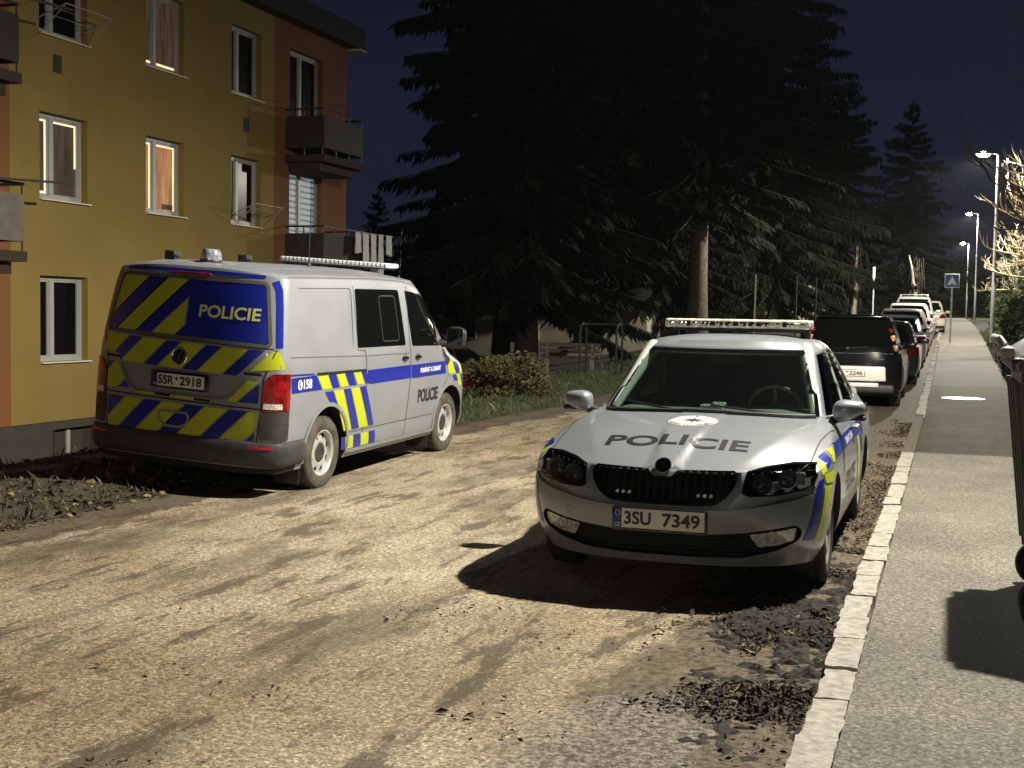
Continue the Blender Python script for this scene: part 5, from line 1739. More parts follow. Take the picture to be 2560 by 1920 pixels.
        p.tube([(FX + .02, y0, zf + 1.02), (X1, y0, zf + 1.02), (X1, y1, zf + 1.02), (FX + .02, y1, zf + 1.02)], .022, 8)
        for y in list(np.linspace(y0, y1, 4)): p.tube([(X1 - .03, y, zf - .1), (X1 - .03, y, zf + 1.02)], .014, 6)
        for y in (y0, y1): p.tube([((FX + X1) / 2, y, zf), ((FX + X1) / 2, y, zf + 1.02)], .016, 6)
        T(p, 'railing', M['rail_metal'], bo, 30)
    for zf in (2.50, 5.15):
        balcony(25.75, 27.75, zf, M['balcony_dark'])
    balcony(13.4, 15.95, 2.45, M['balcony_grey'])
    balcony(13.4, 15.85, 5.15, M['balcony_dark'])
    return root
building()
mat('wire', (.40, .38, .34), .5, .3)
mat('wire_dark', (.05, .045, .04), .6)
mat('cloth_white', (.62, .62, .60), .9, var=.1, vs=12)
def rack(y0, y1, z, label, m_='wire', reach=.55):
    X = -14.5
    t = MB()
    t.tube([(X, y0, z), (X + reach, y0 + .05, z + .22), (X + reach, y1 + .05, z + .22), (X, y1, z)], .011, 6)
    t.tube([(X, y0, z - .30), (X + reach, y0 + .05, z + .22)], .009, 6); t.tube([(X, y1, z - .30), (X + reach, y1 + .05, z + .22)], .009, 6)
    for k in (.33, .66): t.tube([(X + reach * k, y0 + .03, z + .22 * k), (X + reach * k, y1 + .03, z + .22 * k)], .005, 5)
    tag(t.build('drying_rack', M[m_]), label, 'drying rack')
rack(17.45, 18.65, 6.38, 'wire drying rack under the top left window')
rack(23.50, 24.65, 3.62, 'wire drying rack under the right-hand middle window')
for (y0, z) in ((15.9, 3.52), (15.9, 6.26)):
    t = MB(); t.tube([(-13.4, y0 - 1.2, z - .06), (-13.35, y0 + 1.0, z + .05)], .022, 6)
    t.tube([(-13.42, y0 - .6, z - .04), (-13.42, y0 - .6, z - .25)], .014, 6)
    tag(t.build('clothes_pole', M['wire_dark']), 'dark pole sticking out from the %s left balcony' % ('lower' if z < 4 else 'upper'), 'pole')
t = MB(); t.tube([(-13.40, 25.6, 3.50), (-13.2, 28.9, 3.46)], .010, 6); t.tube([(-13.40, 27.6, 3.36), (-13.38, 27.6, 3.52)], .010, 6); t.tube([(-13.2, 28.85, 3.46), (-13.44, 27.7, 3.05)], .008, 6)
tag(t.build('laundry_line', M['wire']), 'rod holding laundry at the lower right balcony', 'laundry line')
t = MB(); t.tube([(-13.4, 25.5, 6.22), (-13.35, 27.3, 6.40)], .016, 6); t.tube([(-13.4, 27.6, 6.12), (-13.0, 29.4, 6.16)], .008, 6)
tag(t.build('clothes_pole', M['wire_dark']), 'thin pole lying along the upper right balcony rail', 'pole')
labs = ['pale shirt hanging first on the laundry rod', 'white towel hanging second on the laundry rod', 'long white cloth hanging third on the laundry rod', 'long white trousers hanging fourth on the laundry rod', 'short white top hanging last on the laundry rod']
for k, (y, w, h, l_) in enumerate(((27.18, .26, .50, 0), (27.50, .30, .78, 1), (27.86, .30, 1.02, 2), (28.22, .28, 1.05, 3), (28.62, .34, .50, 4))):
    b = MB(); vs = []; n = 9
    x0 = -13.36 + .16 * (y - 27.1) / 1.7
    for i in range(n):
        for j in range(7):
            u = j / 6 - .5; v = i / (n - 1)
            vs.append((x0 + .035 * math.sin(u * 14 + k) * (.3 + v) + .02, y + u * w * (1 - .1 * v + .06 * math.sin(v * 9 + k)), 3.48 - h * v + .02 * math.sin(u * 5 + k) * v))
    b.add(vs, [(i * 7 + j, i * 7 + j + 1, (i + 1) * 7 + j + 1, (i + 1) * 7 + j) for i in range(n - 1) for j in range(6)])
    o = b.build('garment', M['cloth_white'], ang=60)
    o.modifiers.new('s', 'SOLIDIFY').thickness = .012
    tag(o, labs[l_], 'laundry', 'laundry on the balcony')
# ------------------------------------------------------------------ trees
mat('needles', (.0075, .011, .0055), .85, var=.5, vs=1.5, spec=.1)
mat('needles_far', (.008, .0115, .0065), .85, var=.5, vs=1.0, spec=.1)
mat('bark', (.085, .066, .048), .9, var=.5, vs=9, bump=.8, bs=22)
mat('bark_dark', (.022, .018, .014), .95)
mat('bark_pale', (.30, .28, .24), .85, var=.6, vs=9)
mat('twig', (.62, .52, .32), .8, var=.25, vs=6)
mat('twig_dark', (.10, .08, .055), .85)
mat('hedge_leaf', (.022, .030, .010), .75, var=.5, vs=4)
mat('bush_leaf', (.045, .075, .022), .6, var=.5, vs=4)
mat('shrub_leaf', (.085, .078, .026), .6, var=.5, vs=5)

def foliage_mesh(name, quads):
    v = np.array(quads, dtype=np.float32).reshape(-1, 3)
    n = len(v) // 4
    me = bpy.data.meshes.new(name)
    me.from_pydata(v.tolist(), [], np.arange(n * 4).reshape(-1, 4).tolist())
    return me

def spruce(x, y, H, R, label, seed, z0=1.2, dens=1.0, m_='needles', lean=0.0, group='spruces on the left bank', bare=0.0, pale=False):
    r = random.Random(seed)
    root = empty('spruce_tree', (x, y, gz(x, y) - .05))
    tag(root, label, 'tree', group)
    b = MB()
    n = 14
    b.tube([(lean * (k / n) ** 1.5 + .06 * math.sin(k), .05 * math.cos(k * 1.3), H * .98 * k / n) for k in range(n + 1)], [max(.02, H * .0105 * (1 - k / n) ** .8 + (.12 if k == 0 else 0)) for k in range(n + 1)], 10)
    b.build('trunk', M['bark' if pale else 'bark_dark'], root, 50)
    quads = []
    z = z0
    limbs = MB()
    while z < H * .985:
        f = (z - z0) / (H - z0)
        Rz = R * (1 - f) ** .80 * (.9 + .25 * ns(z, seed, .8)) + .12
        if f < .12: Rz *= .72 + 2.3 * f
        nb = max(5, int((7.5 - 2.5 * f) * dens + r.random()))
        a0 = r.uniform(0, 6.28)
        for k in range(nb):
            if r.random() < bare: continue
            a = a0 + 6.28 * k / nb + r.uniform(-.35, .35)
            L_ = Rz * r.uniform(.62, 1.12)
            zz = z + r.uniform(-.25, .25)
            ca, sa = math.cos(a), math.sin(a)
            droop = (.42 - .5 * f) * L_
            pts = []
            for i in range(6):
                t = i / 5
                h_ = -droop * (t ** 1.2) * 1.15 + .22 * L_ * max(0, t - .55) + .15 * L_ * (1 if f > .7 else 0) * t
                pts.append(Vector((lean * f ** 1.5 + ca * L_ * t, sa * L_ * t, zz + h_)))
            if L_ > 1.2: limbs.tube(pts, [.035 * (1 - .85 * i / 5) + .004 for i in range(6)], 4, caps=False)
            ns_ = int(L_ * 17 * dens) + 8
            for q in range(ns_):
                t = .03 + .99 * (q + r.random()) / ns_
                i = min(4, int(t * 5)); u = t * 5 - i
                p = pts[i] * (1 - u) + pts[i + 1] * u
                w = (.30 + .55 * math.sin(min(1, t) * 3.14 * .85)) * (.45 + .16 * L_) * .42
                for sd in (-1, 1):
                    # side spray, hanging
                    ang = a + sd * r.uniform(.6, 1.35)
                    l = w * r.uniform(.6, 1.5)
                    d = Vector((math.cos(ang), math.sin(ang), r.uniform(-.95, -.15)))
                    tip = p + d * l
                    wd = r.uniform(.018, .045) * (1 + .13 * L_)
                    sidev = Vector((-math.sin(ang), math.cos(ang), r.uniform(-.8, .8))) * wd
                    dn = Vector((0, 0, -r.uniform(.05, .22) * (1 + .1 * L_)))
                    mid_ = p * .45 + tip * .55
                    quads += [p, mid_ + sidev + dn * .4, tip + dn, mid_ - sidev + dn * .8]
        z += r.uniform(.32, .50) * (1.0 + .012 * H)
    limbs.build('limbs', M['bark_dark'], root, 0)
    c = link('crown', foliage_mesh('crown', quads), M[m_], root, 0)
    return root
spruce(-13.4, 40.0, 33.0, 5.9, 'huge dark spruce nearest the building, with low drooping branches', 11, z0=3.1, dens=1.35)
spruce(-9.2, 48.0, 35.0, 5.6, 'tall dark spruce with a pale bare lower trunk behind the police sedan', 12, z0=5.4, dens=1.15, pale=True)
spruce(-16.8, 47.0, 30.0, 5.2, 'dark spruce crowded behind the huge one beside the building', 13, z0=3.2)
spruce(-7.8, 60.0, 27.0, 5.4, 'dark spruce standing behind the one with the pale trunk', 14, z0=1.6)
spruce(-12.6, 57.0, 36.0, 6.2, 'tall dark spruce filling the gap between the huge one and the pale-trunked one', 18, z0=2.0, dens=1.0)
spruce(-8.2, 77.0, 17.6, 5.0, 'narrower spruce with a pointed top right of the great dark mass', 15, z0=2.0, dens=.9)
spruce(-5.4, 68.0, 13.0, 4.6, 'broad dark spruce just left of the blue road sign', 19, z0=2.6, dens=1.0)
spruce(-18.5, 62.0, 34.0, 7.0, 'broad tall spruce far behind the huge one', 20, z0=2.5, dens=.8)
spruce(-3.2, 100.0, 16.4, 5.6, 'lone far spruce standing left of the street lamps', 16, z0=3.2, dens=.9, m_='needles_far')
spruce(-42.5, 90.0, 11.0, 3.2, 'small far spruce just right of the apartment building', 17, z0=1.0, dens=.8, m_='needles_far')

def leafy(name, x, y, rx, ry, h, n, size, label, cat, m_, seed, z0=0.0, shape='round', stems=True, group=None):
    r = random.Random(seed)
    root = empty(name, (x, y, gz(x, y)))
    tag(root, label, cat, group)
    quads = []
    cl = [(r.uniform(-1, 1), r.uniform(-1, 1), r.uniform(.1, .9), r.uniform(.25, .5)) for _ in range(26)]
    k = 0
    while k < n:
        if shape == 'box':
            u, v, w = r.uniform(-1, 1), r.uniform(-1, 1), r.uniform(0, 1)
            f = r.random()
            if f < .3: w = 1 - abs(r.gauss(0, .03))
            elif f < .65: u = math.copysign(1 - abs(r.gauss(0, .05)), u)
            else: v = math.copysign(1 - abs(r.gauss(0, .05)), v)
            sh_ = 1 - .25 * max(0, w - .75) / .25
            px, py, pz = u * rx * sh_, v * ry, z0 + w * h
            px += .10 * ns(py * 2, pz * 2, 1.3, seed)
        else:
            c = r.choice(cl)
            if c[0] ** 2 + c[1] ** 2 + (c[2] - .35) ** 2 > 1.05: continue
            d = Vector((r.gauss(0, 1), r.gauss(0, 1), r.gauss(0, 1))).normalized() * c[3] * r.uniform(.6, 1.05)
            px, py, pz = (c[0] * .75 + d.x) * rx, (c[1] * .75 + d.y) * ry, z0 + max(.02, (c[2] * .8 + d.z * .7)) * h
        k += 1
        s = size * r.uniform(.6, 1.4)
        t = Matrix.Rotation(r.uniform(0, 6.28), 3, 'Z') @ Matrix.Rotation(r.uniform(-1.2, 1.2), 3, 'X') @ Matrix.Rotation(r.uniform(-1.0, 1.0), 3, 'Y')
        for q in ((-s, 0, 0), (0, -.42 * s, .1 * s), (s, 0, 0), (0, .42 * s, .1 * s)): quads.append(t @ Vector(q) + Vector((px, py, pz)))
    link('foliage', foliage_mesh('foliage', quads), M[m_], root, 0)
    if stems:
        b = MB()
        for _ in range(14):
            a = r.uniform(0, 6.28); d = r.uniform(.2, .8)
            b.tube([(0, 0, -.02), (rx * d * .4 * math.cos(a), ry * d * .4 * math.sin(a), h * .4), (rx * d * math.cos(a), ry * d * math.sin(a), h * r.uniform(.6, .9))], [.02, .014, .006], 5)
        b.build('stems', M['bark'], root, 50)
    return root
leafy('laurel_shrub', -7.75, 22.0, 1.0, .9, .86, 5200, .042, 'low yellowish leafy shrub on the grass in front of the van', 'shrub', 'shrub_leaf', 21)
leafy('hedge', 2.15, 31.5, .85, 4.2, 2.0, 9000, .06, 'dark trimmed hedge behind the wheeled bin', 'hedge', 'hedge_leaf', 22, shape='box')
leafy('evergreen_bush', 2.7, 41.0, 1.15, 1.6, 2.3, 4200, .085, 'green evergreen bush under the pale-branched tree', 'bush', 'bush_leaf', 23)
leafy('evergreen_bush', 2.9, 62.0, 1.4, 2.2, 2.2, 3000, .10, 'dark green bush beside the far bench', 'bush', 'bush_leaf', 24)
for (x, y, rx, h, l_, sd) in ((-30, 78, 7, 6.5, 'dark round crown of bushes just right of the laundry', 31), (-22, 70, 4.5, 3.6, 'dark bushes behind the huge spruce', 32),
                              (-14, 84, 6, 3.5, 'dark undergrowth below the pointed spruce', 33), (9, 92, 6, 9, 'dark tall thicket right of the farthest lamp', 34), (-5, 150, 12, 8, 'dark far thicket closing the end of the street', 35), (8, 128, 5, 6, 'dark bushes behind the far bench', 36)):
    leafy('thicket', x, y, rx, rx * .7, h, 5200, .26, l_, 'bushes', 'hedge_leaf', sd, stems=False)

def bare_tree(x, y, H, label, seed, m_='twig', knobby=True, name='bare_tree', spread=1.0, trunk_r=.16, n1=15, bias=None, fork=.85):
    r = random.Random(seed)
    root = empty(name, (x, y, gz(x, y)))
    tag(root, label, 'tree')
    b = MB()
    b.tube([(0, 0, -.1), (.05, 0, H * .3), (-.04, .05, H * .62), (0, 0, H * .92)], [trunk_r * 1.2, trunk_r, trunk_r * .7, trunk_r * .25], 10)
    b.build('trunk', M['bark'] if m_ != 'bark_pale' else M['bark_pale'], root, 50)
    b = MB()
    def branch(p, d, l, rr, depth):
        pts = [p]; q = p.copy(); d = d.normalized()
        n = 5
        for i in range(n):
            d = (d + Vector((r.gauss(0, .16), r.gauss(0, .16), r.gauss(0, .13) + (.10 if depth else .03)))).normalized()
            q = q + d * l / n
            pts.append(q.copy())
        b.tube(pts, [rr * (1 - .55 * i / n) for i in range(n + 1)], 5)
        if depth < 2:
            for i in range(1, n + 1):
                for s in range(2 if depth == 0 else 1):
                    if r.random() < fork:
                        a = r.choice((-1, 1)) * r.uniform(.5, 1.1)
                        nd = Matrix.Rotation(a, 3, 'Z') @ d
                        nd.z += r.uniform(-.25, .45)
                        branch(pts[i], nd, l * r.uniform(.28, .5), rr * .55, depth + 1)
    for k in range(n1):
        z = H * (.32 + .62 * k / n1)
        a = k * 2.4 + r.uniform(-.4, .4)
        if bias is not None and r.random() < .55: a = bias + r.uniform(-.9, .9)
        branch(Vector((0, 0, z)), Vector((math.cos(a), math.sin(a), r.uniform(-.05, .35))), spread * H * .38 * r.uniform(.7, 1.15) * (1.1 - .5 * k / n1), (.046 if name == 'pollard_tree' else .030) * (H / 7), 0)
    b.build('branches', M[m_], root, 50)
    return root
bare_tree(3.25, 48.6, 7.4, 'bare tree with pale knobbly branches lit by the nearest street lamp', 41, spread=.74, bias=math.pi, name='pollard_tree', n1=17, fork=.62)
bare_tree(5.2, 31.0, 10.0, 'dark bare tree whose thin branches reach in at the top right', 42, 'twig_dark', spread=1.1, bias=math.pi, n1=18)
bare_tree(4.2, 92.0, 6.5, 'bare drooping tree behind the second and third street lamps', 43, 'twig', spread=.8)
# slim birches and their pale trunks
def birch(x, y, H, label, seed, lean=0.0):
    r = random.Random(seed)
    root = empty('birch_tree', (x, y, gz(x, y))); tag(root, label, 'tree')
    b = MB(); b.tube([(lean * (k / 8) ** 2 + r.uniform(-.05, .05), r.uniform(-.04, .04), H * k / 8) for k in range(9)], [.17 * (1 - .09 * k) for k in range(9)], 10)
    b.build('trunk', M['bark_pale'], root, 50)
    b = MB()
    for k in range(26):
        z = H * r.uniform(.35, .98); a = r.uniform(0, 6.28); l = r.uniform(.15, .55)
        p = Vector((0, 0, z)); e_ = p + Vector((math.cos(a) * l, math.sin(a) * l, .3))
        b.tube([p, e_, e_ + Vector((math.cos(a) * .2, math.sin(a) * .2, -r.uniform(.8, 2.2)))], [.02, .012, .005], 4)
    b.build('branches', M['twig_dark'], root, 50)
birch(-4.45, 64.0, 4.2, 'pale wavy birch trunk behind the parked cars', 51)
birch(-2.3, 92.0, 4.6, 'pale leaning birch trunk above the farthest parked cars', 52, lean=-.5)

# ------------------------------------------------------------------ things along the left bank
mat('post_white', (.55, .55, .53), .6)
mat('post_grey', (.022, .022, .02), .8)
mat('wood_old', (.07, .055, .045), .85, var=.3, vs=8)
mat('concrete', (.16, .15, .13), .9, var=.2, vs=6)
mat('wall_cream', (.40, .36, .27), .9, var=.15, vs=1.5)
mat('tarp', (.30, .30, .32), .5)
def post(x, y, h, r_, label, m_='post_grey', lean=0):
    b = MB(); b.tube([(0, 0, -.1), (lean * h, 0, h)], r_, 8)
    b.lathe([(r_ * 1.25, h), (r_ * 1.25, h + .03), (.001, h + .04)], 10, Matrix.Translation((lean * h, 0, 0)))
    o = b.build('post', M[m_]); o.location = (x, y, gz(x, y))
    tag(o, label, 'post')
post(-5.84, 40, 2.55, .026, 'thin pale leaning post right of the bare spruce trunk', 'post_white', .012)
post(-4.55, 46, 2.4, .03, 'grey thin post left of the pale birch trunk')
post(-5.35, 47, 2.5, .035, 'dark thin post under the spruce branches behind the light bar')
t = empty('park_lamp', (-3.36, 60, gz(-3.36, 60))); tag(t, 'slim pale post lamp with a white top behind the parked cars', 'lamp post')
b = MB(); b.tube([(0, 0, -.1), (0, 0, 2.5)], .035, 8); b.build('pole', M['post_white'], t)
b = MB(); b.tube([(0, 0, 2.5), (0, 0, 2.95)], .065, 10); b.lathe([(.08, 2.95), (.06, 3.02), (.001, 3.03)], 12); b.build('lamp_top', M['pole_band'], t)
# carpet beating frame and bench
b = MB()
for s in (-.45, .45):
    b.tube([(s, -.28, -.1), (s, -.28, 1.05), (s, -.20, 1.20), (s, 0, 1.26), (s, .20, 1.20), (s, .28, 1.05), (s, .28, -.1)], .028, 8)
b.tube([(-.45, 0, 1.24), (.45, 0, 1.24)], .022, 8)
o = b.build('carpet_frame', M['post_grey']); o.location = (-7.95, 29.5, gz(-7.95, 29.5)); tag(o, 'grey metal carpet-beating frame with rounded tops on the grass', 'metal frame')
def bench(x, y, rz, label):
    t = empty('park_bench', (x, y, gz(x, y)), (0, 0, rz)); tag(t, label, 'bench')
    b = MB()
    for k in range(3): b.rbox((0, -.14 + k * .14, .45), (1.6, .115, .04), .008)
    b.build('seat', M['wood_old'], t)
    b = MB()
    for k in range(2): b.rbox((0, .24 + .03 * k, .62 + .15 * k), (1.6, .035, .11), .008)
    b.build('backrest', M['wood_old'], t)
    for s in (-.6, .6):
        b = MB(); b.rbox((s, 0, .21), (.10, .36, .43), .02); b.box((s, .23, .55), (.04, .04, .5))
        b.build('leg', M['concrete'], t)
bench(-9.5, 32.0, rad(12), 'old bench with concrete legs under the spruces')
bench(1.75, 108.0, rad(90), 'small bench beside the far street lamp')
# low buildings far behind the trees
def house(x, y, w, d, h, label, roof=True, m_='wall_cream', lit=()):
    t = empty('house', (x, y, gz(x, y) - .3)); tag(t, label, 'building')
    b = MB(); b.box((0, 0, h / 2), (w, d, h)); b.build('wall', M[m_], t, 0)
    if roof:
        b = MB(); b.add([(-w / 2 - .4, -d / 2 - .4, h), (w / 2 + .4, -d / 2 - .4, h), (w / 2 + .4, d / 2 + .4, h), (-w / 2 - .4, d / 2 + .4, h), (-w / 2 + 1, 0, h + 2.2), (w / 2 - 1, 0, h + 2.2)], [(0, 1, 5, 4), (1, 2, 5), (2, 3, 4, 5), (3, 0, 4), (0, 3, 2, 1)])
        b.build('roof', M['roof_dark'], t, 0)
    for k in range(int(w // 3)):
        x0 = -w / 2 + 1.5 + 3 * k
        b = MB(); b.box((x0, -d / 2 - .03, h * .6), (1.1, .08, 1.2)); wo_ = b.build('window', M['white_frame'], t, 0)
        b = MB(); b.box((x0, -d / 2 - .06, h * .6), (.95, .06, 1.05)); b.build('pane', M['pane_warm'] if k in lit else M['pane_dark'], wo_, 0)
house(-17.5, 57.0, 10, 6, 2.6, 'low cream house half hidden behind the huge spruce', lit=())
house(-10.0, 68.0, 7, 6, 2.8, 'small house with a lit window behind the carpet frame', lit=(1,))
house(-1.0, 190.0, 30, 10, 4, 'dark distant house closing the street')
# dark red car behind the shrub is built with the parked cars

# ------------------------------------------------------------------ road sign
mat('sign_blue', (.01, .05, .30), .4)
mat('sign_white', (.75, .76, .76), .4)
sg = empty('road_sign', (.02, 50.0, gz(.02, 50.0))); tag(sg, 'square blue road sign with a white bump triangle on a grey post', 'road sign')
b = MB(); b.tube([(0, 0, -.1), (0, 0, 2.62)], .032, 10); b.build('post', M['lamp_grey'], sg)
b = MB(); b.rbox((0, -.045, 2.36), (.52, .016, .52), .006); pn = b.build('sign_panel', M['sign_white'], sg)
b = MB(); b.box((0, -.0545, 2.36), (.47, .002, .47)); b.build('sign_face', M['sign_blue'], pn, 0)
b = MB(); y_ = -.0575
b.add([(-.17, y_, 2.20), (-.09, y_, 2.20), (0, y_, 2.28), (.09, y_, 2.20), (.17, y_, 2.20), (.06, y_, 2.42), (.0, y_, 2.53), (-.06, y_, 2.42)], [(0, 1, 2, 6, 7), (2, 3, 4, 5, 6)])
b.build('sign_symbol', M['sign_white'], pn, 0)

# ------------------------------------------------------------------ wheeled refuse bin on the pavement
mat('bin_plastic', (.055, .06, .055), .42, var=.3, vs=6)
mat('bin_lid', (.30, .31, .31), .45, var=.3, vs=7)
def bin_():
    t = empty('wheeled_bin', (.815, 7.55, .055)); t.scale = (1.0, 1.12, 1.20); tag(t, 'large dark wheeled refuse bin standing on the pavement at the right edge', 'refuse bin')
    # long side along the street (local y), front towards the road (local -x)
    b = MB()
    L_, W0, W1 = 1.22, .66, .92
    prof = [(.20, .76), (.26, .80), (.62, .90), (1.02, 1.0), (1.10, 1.0)]
    vs = []; fs = []
    for z, k in prof:
        hx_, hy = W1 / 2 * k, L_ / 2 * (k * .5 + .5)
        c_ = .07
        pts = [(-hx_ + c_, -hy), (hx_ - c_, -hy), (hx_, -hy + c_), (hx_, hy - c_), (hx_ - c_, hy), (-hx_ + c_, hy), (-hx_, hy - c_), (-hx_, -hy + c_)]
        vs += [(x, y, z) for x, y in pts]
    for i in range(len(prof) - 1):
        for k in range(8): fs.append((i * 8 + k, i * 8 + (k + 1) % 8, (i + 1) * 8 + (k + 1) % 8, (i + 1) * 8 + k))
    fs.append(tuple(range(7, -1, -1)))
    b.add(vs, fs)
    for y in (-.42, -.14, .14, .42):   # vertical ribs on the front
        b.add([(-.352, y - .03, .24), (-.352, y + .03, .24), (-.462, y + .03, 1.03), (-.462, y - .03, 1.03), (-.385, y - .02, .24), (-.385, y + .02, .24), (-.488, y + .02, 1.03), (-.488, y - .02, 1.03)],
              [(4, 5, 6, 7), (0, 4, 7, 3), (1, 2, 6, 5), (0, 1, 5, 4), (2, 3, 7, 6)])
    for s in (-1, 1):
        b.add([(-.03, s * .555, .24), (.03, s * .555, .24), (.04, s * .608, 1.03), (-.04, s * .608, 1.03), (-.025, s * .585, .24), (.025, s * .585, .24), (.03, s * .635, 1.03), (-.03, s * .635, 1.03)],
              [(4, 5, 6, 7), (0, 4, 7, 3), (1, 2, 6, 5), (0, 1, 5, 4), (2, 3, 7, 6)])
    bo = b.build('bin_body', M['bin_plastic'], t, 35, fix=True)
    b = MB()
    b.rbox((-.47, 0, 1.115), (.09, 1.30, .06), .02); b.rbox((.47, 0, 1.115), (.09, 1.30, .06), .02)
    for s in (-1, 1): b.rbox((0, s * .625, 1.115), (.98, .07, .06), .02)
    b.build('rim', M['bin_plastic'], t, 40)
    b = MB()
    b.tube([(-.545, -.50, 1.19), (-.565, -.48, 1.215), (-.565, .48, 1.215), (-.545, .50, 1.19)], .020, 10)
    b.rbox((-.53, 0, 1.165), (.07, 1.22, .05), .02)
    b.build('handle', M['bin_lid'], t, 40)
    # lid: curved, sloping up to the back, with ribs and slots
    b = MB(); vs = []; nx, ny = 10, 15
    for i in range(nx):
        u = i / (nx - 1)
        for j in range(ny):
            v = j / (ny - 1) * 2 - 1
            z = 1.17 + .30 * math.sin(u * 1.75) - .055 * abs(v) ** 4
            z += .014 * (1 if abs(math.sin(v * 7.2)) > .55 and .12 < u < .92 else 0)
            vs.append((-.50 + 1.0 * u, v * .66, z))
    fs = [(i * ny + j, (i + 1) * ny + j, (i + 1) * ny + j + 1, i * ny + j + 1) for i in range(nx - 1) for j in range(ny - 1)]
    b.add(vs, fs)
    lo = b.build('lid', M['bin_lid'], t, 30, fix=True)
    lo.modifiers.new('s', 'SOLIDIFY').thickness = .03
    b = MB()
    for y in (-.46, -.16, .16, .46):
        u = .30; z = 1.17 + .30 * math.sin(u * 1.75) - .055 * abs(y / .66) ** 4 + .018
        b.box((-.50 + u, y, z), (.15, .085, .01), Matrix.Rotation(rad(-24), 3, 'Y'))
    b.build('lid_slot', M['dark_gap'], lo, 0)
    for sx_ in (-.30, .30):
        for sy_ in (-.46, .46):
            b = MB(); Mx = Matrix.Translation((sx_, sy_, .10)) @ Matrix.Rotation(rad(90), 4, 'X')
            b.lathe([(.001, -.025), (.095, -.025), (.10, -.015), (.10, .015), (.095, .025), (.001, .025)], 24, Mx)
            b.box((sx_, sy_, .17), (.05, .08, .10))
            b.build('caster', M['black_plastic'], t, 40)
bin_()
